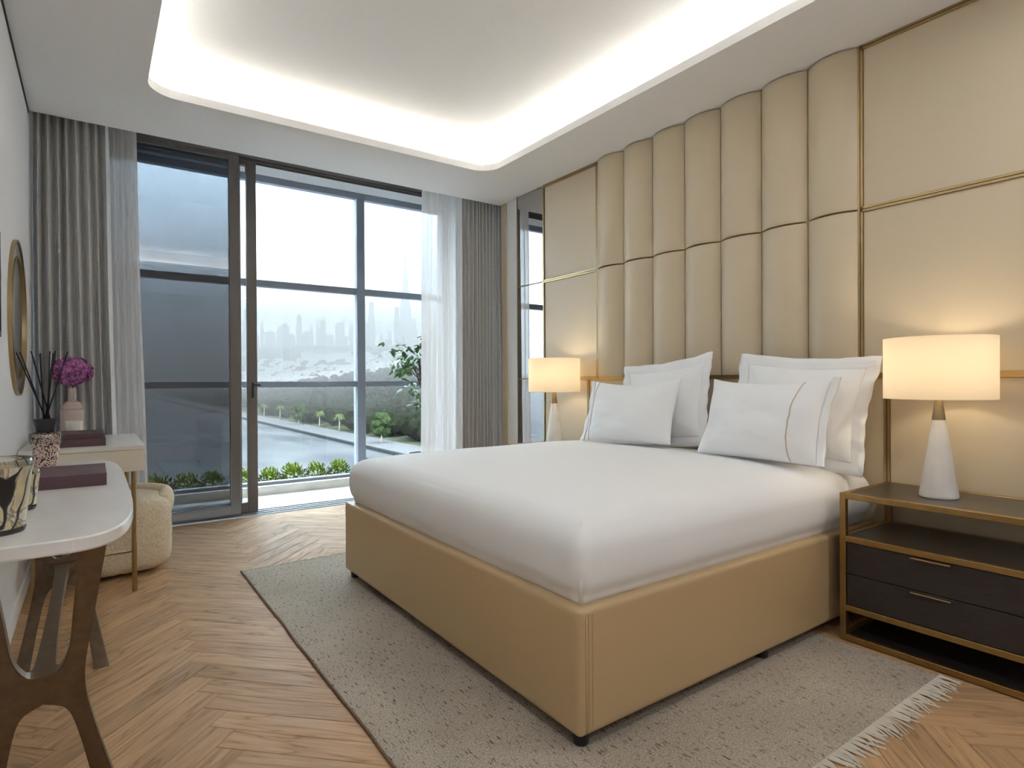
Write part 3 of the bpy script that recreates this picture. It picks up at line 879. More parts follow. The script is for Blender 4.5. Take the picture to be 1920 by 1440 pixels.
# ------------------------------------------------------------------ pillows
def pillow(name, a, b, T, loc, lean, twist, roll, label, seed, flange=0.0, cuff=None, sag=0.0):
    """a: half width (along Y), b: half height, T: half thickness. Local: x=normal, y=width, z=height"""
    n = 34
    vs, fs = [], []
    rnd = Vector((seed * 3.1, seed * 1.7, seed))
    def pt(u, v, side):
        cu, cv = abs(u) ** 2.4, abs(v) ** 2.4
        y = a * u * (1 - 0.07 * (1 - v * v)); z = b * v * (1 - (0.10 if v > 0 else 0.015) * (1 - u * u))
        th = T * max(0.0, (1 - abs(u) ** 2.6)) ** 0.62 * max(0.0, (1 - abs(v) ** 2.6)) ** 0.62
        th *= 1 + 0.18 * (-v) * (1 - abs(u) ** 2)
        nz = noise.noise(Vector((u * 2.0, v * 2.0, side)) + rnd)
        cr = noise.noise(Vector((u * 6.0, v * 6.0, side * 2.0)) + rnd)
        edge = max(abs(u), abs(v))
        x = side * (th * (1 + 0.16 * nz)) + 0.006 * cr * (1 - edge ** 6) + 0.012 * noise.noise(Vector((u * 1.5, v * 1.5, 9)) + rnd)
        z -= sag * (1 - u * u) * (v + 1) * 0.5
        return Vector((x, y, z))
    for side in (-1, 1):
        k0 = len(vs)
        for i in range(n + 1):
            for j in range(n + 1):
                u = math.sin(math.pi / 2 * (2 * i / n - 1)); v = math.sin(math.pi / 2 * (2 * j / n - 1))
                vs.append(pt(u, v, side))
        for i in range(n):
            for j in range(n):
                q = k0 + i * (n + 1) + j
                f = (q, q + 1, q + n + 2, q + n + 1)
                fs.append(f if side < 0 else tuple(reversed(f)))
    m = (n + 1) ** 2
    bm = bmesh.new()
    V = [bm.verts.new(v) for v in vs]
    for f in fs: bm.faces.new([V[i] for i in f])
    # border of the pillowcase
    if flange:
        loop = [(i, 0) for i in range(n)] + [(n, j) for j in range(n)] + [(i, n) for i in range(n, 0, -1)] + [(0, j) for j in range(n, 0, -1)]
        prevs = []
        for (i, j) in loop:
            u = math.sin(math.pi / 2 * (2 * i / n - 1)); v = math.sin(math.pi / 2 * (2 * j / n - 1))
            p = (vs[i * (n + 1) + j] + vs[m + i * (n + 1) + j]) / 2
            du = u if abs(u) > 0.999 else 0.35 * u ** 5; dv = v if abs(v) > 0.999 else 0.35 * v ** 5
            ring = []
            for s, xx in ((0.0, 0.003), (0.0, -0.003), (0.5, 0.0022), (0.5, -0.0022), (1.0, 0.0015), (1.0, -0.0015)):
                wv = 0.006 * s * math.sin(8 * (u + 2 * v) + seed) + 0.012 * s * noise.noise(Vector((u * 5, v * 5, seed)))
                ring.append(bm.verts.new(p + Vector((wv + xx, flange * s * du, flange * s * dv))))
            prevs.append(ring)
        for k in range(len(prevs)):
            A, B = prevs[k], prevs[(k + 1) % len(prevs)]
            for s in (0, 2):
                bm.faces.new((A[s], B[s], B[s + 2], A[s + 2])); bm.faces.new((A[s + 1], A[s + 3], B[s + 3], B[s + 1]))
            bm.faces.new((A[4], B[4], B[5], A[5]))
    bmesh.ops.remove_doubles(bm, verts=bm.verts[:], dist=0.0004)
    o = bm_finish(name, bm, M['pillow'], None, loc, True)
    o.rotation_euler = (roll, lean, twist)
    props(o, label, 'pillow', 'white pillows against the headboard')
    # embroidered line and hem of the case end
    if cuff is not None:
        L = []
        for k in range(41):
            v = -0.985 + 1.97 * k / 40
            L.append(pt(cuff, v, -1) + Vector((-0.001, 0, 0)))
        tb = tube('embroidered_line', L, 0.0028, M['embroidery'], o, loc, 5)
        tb.location = (0, 0, 0)
        tb['label'] = 'thin tan embroidered line'
        vs2, fs2 = [], []
        sgn = -1 if cuff < 0 else 1
        for k in range(25):
            v = -1 + 2 * k / 24
            e = (pt(sgn, v, -1) + pt(sgn, v, 1)) / 2
            for s in range(4):
                wv = 0.006 * s / 3 * math.sin(9 * v + seed)
                for xx in (-0.008, 0.008):
                    vs2.append(e + Vector((xx * (1 - 0.2 * s) + wv, sgn * 0.032 * s / 3, 0)))
        for k in range(24):
            for s in range(3):
                q = k * 8 + s * 2
                fs2 += [(q, q + 2, q + 10, q + 8), (q + 1, q + 9, q + 11, q + 3)]
            q = k * 8 + 6
            fs2.append((q, q + 1, q + 9, q + 8))
        h = pydata('case_hem', vs2, fs2, M['pillow'], o, loc, True); h.location = (0, 0, 0)
    return o
LN = math.radians
pillow('pillow', 0.325, 0.205, 0.085, (2.655, 1.655, 0.915), LN(19), LN(-2), LN(0), 'white pillow with embroidered cuff in front, beside the large lamp', 1, 0.0, -0.62, 0.015)
pillow('pillow', 0.335, 0.200, 0.085, (2.66, 2.515, 0.918), LN(20), LN(3), LN(-2), 'white pillow in front, on the window side of the bed', 2, 0.0, 0.86, 0.015)
pillow('pillow_sham', 0.30, 0.225, 0.075, (2.855, 1.59, 0.955), LN(13), LN(2), LN(3.5), 'white flanged sham standing behind, beside the large lamp', 3, 0.055)
pillow('pillow_sham', 0.30, 0.220, 0.075, (2.855, 2.435, 0.962), LN(13), LN(-2), LN(-6), 'white flanged sham standing behind, on the window side of the bed', 4, 0.055)

# ------------------------------------------------------------------ rug
RGX0, RGX1, RGY0, RGY1 = 0.692, 2.548, 0.865, 3.70
rug = empty('rug', ((RGX0 + RGX1) / 2, (RGY0 + RGY1) / 2, 0), 'pale beige woven rug with brown flecks and fringed ends under the bed', 'rug')
nx, ny = 120, 180
vs, fs = [], []
for i in range(nx + 1):
    for j in range(ny + 1):
        x = RGX0 + (RGX1 - RGX0) * i / nx; y = RGY0 + (RGY1 - RGY0) * j / ny
        ex = min(i, nx - i) ; ey = min(j, ny - j)
        wob = 0.008 * noise.noise(Vector((x * 3, y * 3, 0)))
        if i in (0, nx): x += wob
        if j in (0, ny): y += wob
        z = 0.008 + 0.0018 * noise.noise(Vector((x * 60, y * 60, 2))) + 0.0012 * noise.noise(Vector((x * 12, y * 12, 5)))
        if ex == 0 or ey == 0: z = 0.001
        vs.append((x - rug.location.x, y - rug.location.y, z))
for i in range(nx):
    for j in range(ny):
        q = i * (ny + 1) + j
        fs.append((q, q + ny + 1, q + ny + 2, q + 1))
o = pydata('rug_field', vs, fs, M['rug'], rug, rug.location, True)
tube('selvedge', [(RGX0 + 0.008 * noise.noise(Vector((RGX0 * 3, RGY0 + k * 0.02835 * 3 if False else (RGY0 + k * 0.02835) * 3, 0))) , RGY0 + k * 0.02835, 0.006) for k in range(101)], 0.005, M['selvedge'], rug, (0, 0, 0), 6)
def fringe(y, sgn, ln, nm):
    bm = bmesh.new()
    n = 190
    for k in range(n):
        x = RGX0 + (RGX1 - RGX0) * (k + 0.5) / n
        l = ln * random.uniform(0.55, 1.15); dx = random.uniform(-0.5, 0.5) * l
        wd = random.uniform(0.003, 0.0055)
        p = [Vector((x, y, 0.008)), Vector((x + dx * 0.3, y + sgn * l * 0.5, 0.006 + random.uniform(0, 0.004))), Vector((x + dx, y + sgn * l, 0.002))]
        for a, b, w0, w1 in ((p[0], p[1], wd, wd * 0.9), (p[1], p[2], wd * 0.9, wd * 0.5)):
            v = [bm.verts.new(q) for q in (a + Vector((-w0, 0, -0.002)), a + Vector((w0, 0, -0.002)), a + Vector((0, 0, 0.003)), b + Vector((-w1, 0, -0.0015)), b + Vector((w1, 0, -0.0015)), b + Vector((0, 0, 0.002)))]
            for f in ((0, 1, 4, 3), (1, 2, 5, 4), (2, 0, 3, 5), (0, 2, 1), (3, 4, 5)): bm.faces.new([v[i] for i in f])
    o = bm_finish(nm, bm, M['fringe'], rug, (0, 0, 0.0)); o['kind'] = 'stuff'
fringe(RGY0 + 0.004, -1, 0.075, 'fringe')
fringe(RGY1 - 0.004, 1, 0.03, 'fringe')

# ------------------------------------------------------------------ nightstands
NX0, NX1, NY0, NY1, NZ = 2.577, 3.025, 0.573, 1.243, 0.622
def nightstand():
    r = empty('nightstand', ((NX0 + NX1) / 2, (NY0 + NY1) / 2, 0), 'bronze framed nightstand with two dark drawers beside the rug fringe', 'nightstand')
    t = 0.024
    for x in (NX0, NX1 - t):
        for y in (NY0, NY1 - t):
            box('post', (x, y, 0), (x + t, y + t, NZ), M['bronze'], r, 0.0015, 1)
    for z0 in (0.004, 0.128, 0.418, NZ - t):
        for y in (NY0, NY1 - t):
            box('side_rail', (NX0 + t, y, z0), (NX1 - t, y + t, z0 + t), M['bronze'], r, 0.0015, 1)
        for x in (NX0, NX1 - t):
            box('cross_rail', (x, NY0 + t, z0), (x + t, NY1 - t, z0 + t), M['bronze'], r, 0.0015, 1)
    box('top', (NX0 + t, NY0 + t, NZ - 0.018), (NX1 - t, NY1 - t, NZ - 0.002), M['dark_top'], r)
    box('shelf', (NX0 + t, NY0 + t, 0.425), (NX1 - t, NY1 - t, 0.440), M['dark_top'], r)
    box('shelf', (NX0 + t, NY0 + t, 0.010), (NX1 - t, NY1 - t, 0.026), M['dark_wood'], r)
    box('case', (NX0 + 0.03, NY0 + t, 0.150), (NX1 - t, NY1 - t, 0.424), M['dark_wood'], r)
    for z0, z1 in ((0.153, 0.283), (0.286, 0.416)):
        d = box('drawer', (NX0 + 0.006, NY0 + t + 0.002, z0), (NX0 + 0.03, NY1 - t - 0.002, z1), M['dark_wood'], r, 0.0015, 1)
        h = box('handle', (NX0 - 0.014, (NY0 + NY1) / 2 - 0.067, z1 - 0.009), (NX0 + 0.010, (NY0 + NY1) / 2 + 0.067, z1 - 0.003), M['brass'], d, 0.001, 1)
    return r
ns = nightstand()
# ------------------------------------------------------------------ lamps
def lamp():
    r = empty('table_lamp', (2.80, 0.958, NZ), 'large lit table lamp with a white drum shade on the dark nightstand', 'lamp', 'bedside lamps')
    L = Vector(r.location)
    lathe('base', [(0.066, 0.0), (0.068, 0.006), (0.067, 0.012), (0.0235, 0.312), (0.020, 0.314)], M['lamp_marble'], r, L, 48)
    lathe('neck', [(0.0235, 0.312), (0.0235, 0.318), (0.0125, 0.400), (0.0125, 0.410), (0.006, 0.412), (0.006, 0.44)], M['brass'], r, L, 32)
    z0, z1, R0 = 0.398, 0.645, 0.192
    n = 64
    prof = [(R0, z0), (R0, z1), (R0 - 0.003, z1), (R0 - 0.003, z0)]
    vs, fs = [], []
    for rr, z in prof:
        for k in range(n):
            a = 2 * math.pi * k / n; vs.append((rr * math.cos(a), rr * math.sin(a), z))
    for i in range(4):
        for k in range(n):
            fs.append((i * n + k, i * n + (k + 1) % n, ((i + 1) % 4) * n + (k + 1) % n, ((i + 1) % 4) * n + k))
    sh = pydata('shade', vs, fs, M['shade'], r, L, True); sh.data.set_sharp_from_angle(angle=math.radians(40))
    for k in range(3):
        a = 2 * math.pi * k / 3 + 0.4
        tube('spider_arm', [(0, 0, z1 - 0.022), (R0 * 0.98 * math.cos(a), R0 * 0.98 * math.sin(a), z1 - 0.012)], 0.002, M['brass'], r, L, 6)
    for sg in (-1, 1):
        tube('harp', [(0, 0.012 * sg, 0.435), (0, 0.05 * sg, 0.49), (0, 0.05 * sg, 0.56), (0, 0.0, z1 - 0.02)], 0.002, M['brass'], r, L, 6)
    lathe('finial', [(0.006, z1 - 0.025), (0.004, z1 - 0.01), (0.009, z1 + 0.004), (0.0, z1 + 0.014)], M['brass'], r, L, 16)
    lathe('bulb', [(0.008, 0.44), (0.012, 0.452), (0.026, 0.482), (0.027, 0.495), (0.018, 0.515), (0.0, 0.522)], M['bulb'], r, L, 20)
    return r
lp = lamp()
def bulb_light(loc):
    d = bpy.data.lights.new('bulb_light', 'POINT'); d.energy = LAMP_POWER; d.shadow_soft_size = 0.03; d.color = (1.0, 0.865, 0.65)
    o = bpy.data.objects.new('bulb_light', d); C.objects.link(o); o.location = loc; return o
bulb_light((2.80, 0.958, NZ + 0.545))
DY = 2 * 2.277
ns2 = copy_tree(ns); ns2.scale.y = 0.62; ns2.location.y = 3.487
ns2['label'] = 'bronze framed nightstand between bed and mirror strip, under the smaller-looking lamp'
lp2 = copy_tree(lp); lp2.location.y = 3.41
lp2['label'] = 'lit drum shade lamp by the grey mirror strip, beyond the bed'
bulb_light((2.80, 3.41, NZ + 0.545))

# ------------------------------------------------------------------ curtains
def curtain(name, x0, x1, xb0, xb1, y, z0, z1, folds, amp, mat, label, seed, group, sub=22, jit=0.5):
    rnd = random.Random(seed)
    n = folds * sub
    rows = 26
    ph = [rnd.uniform(-jit, jit) for _ in range(folds + 1)]
    am = [rnd.uniform(0.7, 1.25) for _ in range(folds + 1)]
    vs, fs = [], []
    for j in range(rows + 1):
        t = j / rows                     # 0 at the bottom
        z = z0 + (z1 - z0) * t
        s_ = (1 - t) ** 1.3
        a0, a1 = x0 + (xb0 - x0) * s_, x1 + (xb1 - x1) * s_
        for i in range(n + 1):
            s = i / n
            f = s * folds
            k = min(int(f), folds - 1); fr_ = f - k
            p = ph[k] * (1 - fr_) + ph[k + 1] * fr_; A = am[k] * (1 - fr_) + am[k + 1] * fr_
            th = 2 * math.pi * f + p * (0.5 + 0.9 * (1 - t))
            yy = amp * A * (1.0 - 2.1 * abs(math.sin(th / 2)) ** 0.75) * (0.8 + 0.3 * (1 - t)) + 0.010 * noise.noise(Vector((s * 5, t * 1.6, seed)))
            xx = a0 + (a1 - a0) * s + 0.12 * amp * math.sin(th) + 0.010 * noise.noise(Vector((s * 6, t * 2.0, seed + 9)))
            vs.append((xx, yy, z))
    for j in range(rows):
        for i in range(n):
            q = j * (n + 1) + i
            fs.append((q, q + 1, q + n + 2, q + n + 1))
    xc = (x0 + x1) / 2
    vs = [(v[0] - xc, v[1], v[2] - z0) for v in vs]
    o = pydata(name, vs, fs, mat, None, (xc, y, z0), True)
    md = o.modifiers.new('thickness', 'SOLIDIFY'); md.thickness = 0.0015
    return props(o, label, 'curtain', group)
curtain('drape', LX + 0.012, 0.085, LX + 0.012, 0.145, 4.665, 0.012, 3.27, 8, 0.056, M['drape'], 'grey linen drape gathered beside the round mirror', 3, 'linen drapes at the window')
curtain('drape', 2.715, 3.22, 2.695, 3.22, 4.665, 0.012, 3.27, 14, 0.058, M['drape'], 'grey linen drape gathered by the padded headboard wall', 5, 'linen drapes at the window')
so = curtain('sheer_curtain', 0.06, 0.252, 0.09, 0.312, 4.845, 0.012, 3.27, 5, 0.026, M['sheer'], 'white sheer curtain hanging over the closed door sash', 8, 'sheer curtains at the window', 12)
so2 = curtain('sheer_curtain', 2.455, 2.84, 2.42, 2.80, 4.845, 0.012, 3.27, 7, 0.026, M['sheer'], 'white sheer curtain hanging in front of the leafy plant', 11, 'sheer curtains at the window', 12)
for s in (so, so2): s.modifiers.clear()

# ------------------------------------------------------------------ console table
CTX, CTY, CA, CB, CTZ = -0.105, 2.40, 0.198, 0.81, 0.765
ct = empty('console_table', (CTX, CTY, 0), 'marble topped console table on sculpted bronze legs along the white wall', 'table')
def superell(a, b, n, k):
    out = []
    for i in range(k):
        t = 2 * math.pi * i / k
        c, s = math.cos(t), math.sin(t)
        out.append((a * math.copysign(abs(c) ** (2 / n), c), b * math.copysign(abs(s) ** (2 / n), s)))
    return out
NT_ = 120
rings = [(0.988, CTZ - 0.032), (1.0, CTZ - 0.028), (1.0, CTZ - 0.004), (0.985, CTZ)]
vs, fs = [], []
for s_, z in rings:
    ins = (1 - s_) * 0.198
    for x, y in superell(CA - ins, CB - ins, 4.0, NT_): vs.append((x, y, z))
for i in range(3):
    for k in range(NT_): fs.append((i * NT_ + k, i * NT_ + (k + 1) % NT_, (i + 1) * NT_ + (k + 1) % NT_, (i + 1) * NT_ + k))
fs.append(tuple(reversed(range(NT_)))); fs.append(tuple(3 * NT_ + k for k in range(NT_)))
pydata('top', vs, fs, M['marble'], ct, (CTX, CTY, 0))
def leg_frame(yt, yb):
    """H-shaped frame in (x,z), leaning in Y from yt at the top to yb at the floor"""
    ZT = CTZ - 0.032
    outer = catmull([(0.128, ZT, 0), (0.105, 0.56, 0), (0.083, 0.37, 0), (0.106, 0.20, 0), (0.148, 0.0, 0)], 8)
    foot_in = (0.100, 0.0, 0)
    arch = catmull([(0.100, 0.0, 0), (0.070, 0.19, 0), (0.045, 0.285, 0), (0.0, 0.318, 0)], 8)
    inn = catmull([(0.0, 0.400, 0), (0.030, 0.408, 0), (0.052, 0.46, 0), (0.062, 0.56, 0), (0.076, ZT, 0)], 8)
    right = [(p.x, p.y) for p in outer] + [(p.x, p.y) for p in arch]
    left = [(-x, z) for x, z in reversed(right[:-1])]
    topin = [(-p.x, p.y) for p in reversed(inn)] + [(p.x, p.y) for p in inn[1:]]
    poly = right + left + topin
    bm = bmesh.new()
    th = 0.019
    def P(p, s): return (p[0], yt + (yb - yt) * (1 - p[1] / ZT) + s * th, p[1])
    lo_ = [bm.verts.new(P(p, -1)) for p in poly]; hi_ = [bm.verts.new(P(p, 1)) for p in poly]
    n = len(poly)
    for k in range(n): bm.faces.new((lo_[k], lo_[(k + 1) % n], hi_[(k + 1) % n], hi_[k]))
    for t in tessellate_polygon([[Vector((p[0], p[1], 0)) for p in poly]]):
        bm.faces.new([lo_[i] for i in t]); bm.faces.new([hi_[i] for i in t])
    bmesh.ops.recalc_face_normals(bm, faces=bm.faces)
    ee = [e for e in bm.edges if len(e.link_faces) == 2 and abs(e.link_faces[0].normal.dot(e.link_faces[1].normal)) < 0.3 and any(abs(f.normal.y) > 0.7 for f in e.link_faces)]
    bmesh.ops.bevel(bm, geom=ee, offset=0.003, segments=2, affect='EDGES')
    return bm_finish('leg_frame', bm, M['dark_bronze'], ct, (CTX, CTY, 0))
leg_frame(-0.735, -0.40); leg_frame(0.735, 0.40)
yk = 0.735 + (0.40 - 0.735) * (1 - 0.36 / (CTZ - 0.032))
sp = catmull([(0.075, -yk, 0), (0.030, -yk + 0.045, 0), (0.020, -yk + 0.13, 0), (0.016, 0, 0), (0.020, yk - 0.13, 0), (0.030, yk - 0.045, 0), (0.075, yk, 0)], 8)
poly = [(p.x, p.y) for p in sp] + [(-p.x, p.y) for p in reversed(sp)]
prism('spine', poly, 'Z', 0.348, 0.388, M['dark_bronze'], ct, (CTX, CTY, 0))

# things on the console table
def book(name, x0, x1, y0, y1, z0, z1, label, rz=0.0):
    c = Vector(((x0 + x1) / 2, (y0 + y1) / 2, z0))
    e = empty(name, c, label, 'book')
    t = 0.0035
    box('page_block', (x0 + 0.006, y0 + 0.004, z0 + t), (x1 - 0.006, y1 - 0.004, z1 - t), M['wax'], e)
    box('front_cover', (x0, y0, z1 - t), (x1, y1, z1), M['plum'], e, 0.0012, 1)
    box('back_cover', (x0, y0, z0), (x1, y1, z0 + t), M['plum'], e, 0.0012, 1)
    box('spine', (x0, y0 - 0.0005, z0), (x1, y0 + 0.004, z1), M['plum'], e, 0.0015, 1)
    box('case_side', (x1 - 0.003, y0, z0), (x1, y1, z1), M['plum'], e, 0.001, 1)
    return e
book('book', -0.200, 0.034, 2.365, 2.665, CTZ, CTZ + 0.040, 'thick plum book lying flat on the marble console')
def candle(name, loc, rb, rt_, h, label):
    e = empty(name, loc, label, 'candle')
    L = Vector(loc)
    lathe('glass_foot', [(rb * 0.97, 0), (rb * 1.0, 0.004), (rb * 1.0, 0.010), (rb * 0.98, 0.012)], M['clear_glass'], e, L, 48)
    lathe('painted_glass', [(rb * 0.98, 0.012), (rt_ * 0.985, h * 0.90), (rt_ * 0.93, h * 0.90), (rb * 0.9, 0.016)], M['swirl'], e, L, 48)
    n = 48; 
    vs, fs = [], []
    for rr, z in ((rt_ * 0.985, h * 0.90), (rt_, h), (rt_ * 0.95, h), (rt_ * 0.93, h * 0.90)):
        for k in range(n):
            a = 2 * math.pi * k / n; vs.append((rr * math.cos(a), rr * math.sin(a), z))
    for i in range(3):
        for k in range(n): fs.append((i * n + k, i * n + (k + 1) % n, (i + 1) * n + (k + 1) % n, (i + 1) * n + k))
    pydata('glass_rim', vs, fs, M['clear_glass'], e, L, True)
    lathe('wax', [(0.0, 0.016), (rb * 0.88, 0.016), (rt_ * 0.88, h * 0.72), (0.0, h * 0.72)], M['wax'], e, L, 32)
    tube('wick', [(0, 0, h * 0.72), (0.001, 0, h * 0.72 + 0.01)], 0.0015, M['black'], e, L, 6)
    return e
candle('scented_candle', (-0.192, 1.762, CTZ), 0.064, 0.078, 0.165, 'large candle jar painted with black swirls at the table edge')
candle('scented_candle', (-0.172, 2.045, CTZ), 0.045, 0.054, 0.105, 'small painted candle jar beside the plum book')
df = empty('reed_diffuser', (-0.158, 3.03, CTZ), 'copper patterned diffuser bottle with black reeds', 'diffuser')
DL = Vector(df.location)
lathe('bottle', [(0.034, 0.0), (0.037, 0.004), (0.049, 0.112), (0.050, 0.120), (0.046, 0.132), (0.024, 0.142)], M['lattice'], df, DL, 40)
lathe('glass_shoulder', [(0.0505, 0.095), (0.054, 0.122), (0.050, 0.137), (0.026, 0.146)], M['clear_glass'], df, DL, 40)
lathe('collar', [(0.030, 0.140), (0.032, 0.146), (0.040, 0.190), (0.039, 0.194), (0.0, 0.192)], M['black'], df, DL, 36)
rr_ = random.Random(4)
for k, (dx, dy) in enumerate(((-0.085, 0.03), (-0.068, -0.02), (-0.055, 0.05), (-0.012, 0.02), (-0.004, -0.05), (0.004, 0.06), (0.022, -0.03), (0.030, 0.02), (0.066, -0.01))):
    q = (rr_.uniform(-0.010, 0.010), rr_.uniform(-0.010, 0.010))
    tube('reed', [(q[0] - dx * 0.12, q[1] - dy * 0.12, 0.188), (q[0] + dx, q[1] + dy, 0.188 + rr_.uniform(0.262, 0.285))], 0.0026, M['reed'], df, DL, 6)

# ------------------------------------------------------------------ vanity desk
VX0, VX1, VY0, VY1, VZ = LX + 0.006, 0.222, 3.690, 4.575, 0.772
va = empty('vanity_desk', ((VX0 + VX1) / 2, (VY0 + VY1) / 2, 0), 'cream vanity desk on thin brass legs in front of the linen drape', 'desk')
box('top', (VX0, VY0, VZ - 0.022), (VX1, VY1, VZ), M['lacquer'], va, 0.0015, 1)
box('drawer_case', (VX0 + 0.004, VY0 + 0.010, 0.636), (VX1 - 0.014, VY1 - 0.004, VZ - 0.022), M['cream_lacquer'], va)
box('end_panel', (VX0 + 0.002, VY0 + 0.002, 0.636), (VX1 - 0.004, VY0 + 0.010, VZ - 0.0245), M['cream_lacquer'], va, 0.001, 1)
for k in range(2):
    y0 = VY0 + 0.012 + k * 0.435
    d = box('drawer', (VX1 - 0.014, y0, 0.640), (VX1 - 0.004, y0 + 0.429, VZ - 0.026), M['cream_lacquer'], va, 0.001, 1)
    box('knob', (VX1 - 0.004, y0 + 0.17, 0.69), (VX1 + 0.010, y0 + 0.26, 0.698), M['brass'], d, 0.001, 1)
LGX = (VX0 + 0.055, 0.172)
LGY = (VY0 + 0.022, VY1 - 0.03)
for x in LGX:
    for y in LGY:
        lathe('leg', [(0.011, 0.0), (0.012, 0.003), (0.012, 0.636)], M['brass'], va, (x, y, 0), 16)
for y in LGY:
    tube('stretcher', [(LGX[0], y, 0.212), (LGX[1], y, 0.212)], 0.006, M['brass'], va, (0, 0, 0), 10)
tube('long_stretcher', [(LGX[0], LGY[0], 0.212), (LGX[0], LGY[1], 0.212)], 0.006, M['brass'], va, (0, 0, 0), 10)
book('book', -0.215, 0.052, 3.785, 4.10, VZ, VZ + 0.038, 'plum book at the bottom of the stack on the vanity desk')
book('book', -0.215, 0.044, 3.80, 4.10, VZ + 0.038, VZ + 0.066, 'plum book on top of the stack on the vanity desk')
vz = empty('bottle_vase', (-0.104, 4.42, VZ), 'frosted pink glass bottle vase holding the purple flower', 'vase')
VL = Vector(vz.location)
lathe('body', [(0.052, 0.0), (0.058, 0.006), (0.060, 0.15), (0.060, 0.172), (0.052, 0.178), (0.051, 0.19), (0.040, 0.214), (0.020, 0.226)], M['pink_glass'], vz, VL, 40)
lathe('neck', [(0.020, 0.226), (0.0205, 0.236), (0.0205, 0.295), (0.022, 0.300), (0.015, 0.300)], M['pink_glass'], vz, VL, 32)
fl_ = empty('hydrangea', (-0.104, 4.42, VZ + 0.30), 'round purple hydrangea bloom standing in the pink vase', 'flower')
FL = Vector(fl_.location)
tube('stem', [(0, 0, -0.12), (0.003, 0, 0.02), (0.006, 0.0, 0.07)], 0.004, M['stem'], fl_, FL, 8)
bm = bmesh.new()
rp = random.Random(12)
for k in range(330):
    zc = 1 - 2 * (k + 0.5) / 330
    a = k * 2.39996
    rr = math.sqrt(1 - zc * zc)
    d = Vector((rr * math.cos(a), rr * math.sin(a), zc))
    rad = 1 + 0.16 * noise.noise(d * 2.5) + rp.uniform(-0.06, 0.05)
    p = Vector((d.x * 0.098 * rad, d.y * 0.098 * rad, 0.100 + d.z * 0.080 * rad))
    t1 = d.cross(Vector((0.3, 0.1, 1))).normalized(); t2 = d.cross(t1)
    ro = rp.uniform(0, 6.28)
    cv = bm.verts.new(p - d * 0.003)
    for q in range(4):
        b = ro + q * math.pi / 2
        e1 = t1 * math.cos(b) + t2 * math.sin(b); e2 = t1 * -math.sin(b) + t2 * math.cos(b)
        s = rp.uniform(0.011, 0.016)
        v1 = bm.verts.new(p + e1 * s * 0.6 + e2 * s * 0.55 + d * 0.002)
        v2 = bm.verts.new(p + e1 * s * 1.25 + d * rp.uniform(0.0, 0.006))
        v3 = bm.verts.new(p + e1 * s * 0.6 - e2 * s * 0.55 + d * 0.002)
        bm.faces.new((cv, v3, v2, v1))
o = bm_finish('flower_head', bm, M['petal'], fl_, FL); o['kind'] = 'stuff'
wc = empty('candle_glass', (-0.092, 4.27, VZ), 'small white candle glass in front of the pink vase', 'candle')
WL = Vector(wc.location)
lathe('glass', [(0.034, 0.0), (0.036, 0.003), (0.044, 0.112), (0.040, 0.112), (0.033, 0.01), (0.0, 0.008)], M['wax'], wc, WL, 36)
lathe('wax', [(0.0, 0.01), (0.033, 0.011), (0.038, 0.085), (0.0, 0.085)], M['wax'], wc, WL, 30)

# ------------------------------------------------------------------ ottoman
ot = empty('ottoman', (0.115, 4.20, 0), 'cream boucle stool with a low rounded back tucked under the vanity desk', 'stool')
def ot_fn(q):
    p = q.copy()
    p.z += 0.010 * noise.noise(q * 5) + 0.004 * noise.noise(q * 28)
    s = 1 + 0.05 * math.cos(q.z / 0.22 * 1.4)
    p.x *= s; p.y *= s
    n_ = Vector((p.x, p.y, 0)).normalized()
    p += n_ * 0.003 * noise.noise(q * 34 + Vector((4, 4, 4)))
    return p
rounded_box('seat', 0.255, 0.245, 0.212, 0.075, M['boucle'], ot, (0.115, 4.19, 0.229), (40, 40, 26), ot_fn, 0.17)
# low back wrapping around the far side
bk = []
for k in range(13):
    a = math.radians(-38 + 150 * k / 12)
    bk.append((0.235 * math.cos(a), 0.225 * math.sin(a), 0))
vs, fs = [], []
n = 16
for i, p in enumerate(bk):
    c = Vector(p); d = c.normalized()
    e = min(i, len(bk) - 1 - i)
    k_ = min(1, 0.55 + 0.25 * e)
    for q in range(n):
        t = 2 * math.pi * q / n
        hh = 0.085 * k_
        vs.append(c + d * (0.045 * k_ * math.cos(t)) + Vector((0, 0, 0.388 + hh * math.sin(t) + 0.004 * noise.noise(c * 30 + Vector((q, 0, 0))))))
for i in range(len(bk) - 1):
    for q in range(n): fs.append((i * n + q, i * n + (q + 1) % n, (i + 1) * n + (q + 1) % n, (i + 1) * n + q))
fs.append(tuple(reversed(range(n)))); fs.append(tuple((len(bk) - 1) * n + q for q in range(n)))
pydata('back_roll', vs, fs, M['boucle'], ot, (0.125, 4.20, 0.0), True)

# ------------------------------------------------------------------ round mirror and picture on the left wall
mr = empty('round_mirror', (LX, 3.76, 1.42), 'round wall mirror with a brass rim and mirrored tile border', 'mirror')
def xring(name, r0, r1, x0, x1, mat, n=72, parent=mr):
    vs, fs = [], []
    for rr, x in ((r0, x0), (r1, x0), (r1, x1), (r0, x1)):
        for k in range(n):
            a = 2 * math.pi * k / n; vs.append((x, rr * math.cos(a), rr * math.sin(a)))
    for i in range(4):
        for k in range(n): fs.append((i * n + k, i * n + (k + 1) % n, ((i + 1) % 4) * n + (k + 1) % n, ((i + 1) % 4) * n + k))
    return pydata(name, vs, fs, mat, parent, mr.location)
xring('outer_rim', 0.370, 0.378, 0.0, 0.015, M['brass'])
xring('inner_rim', 0.294, 0.302, 0.002, 0.013, M['brass'])
vs, fs = [(0.006, 0, 0)], []
for k in range(72):
    a = 2 * math.pi * k / 72; vs.append((0.006, 0.295 * math.cos(a), 0.293 * math.sin(a)))
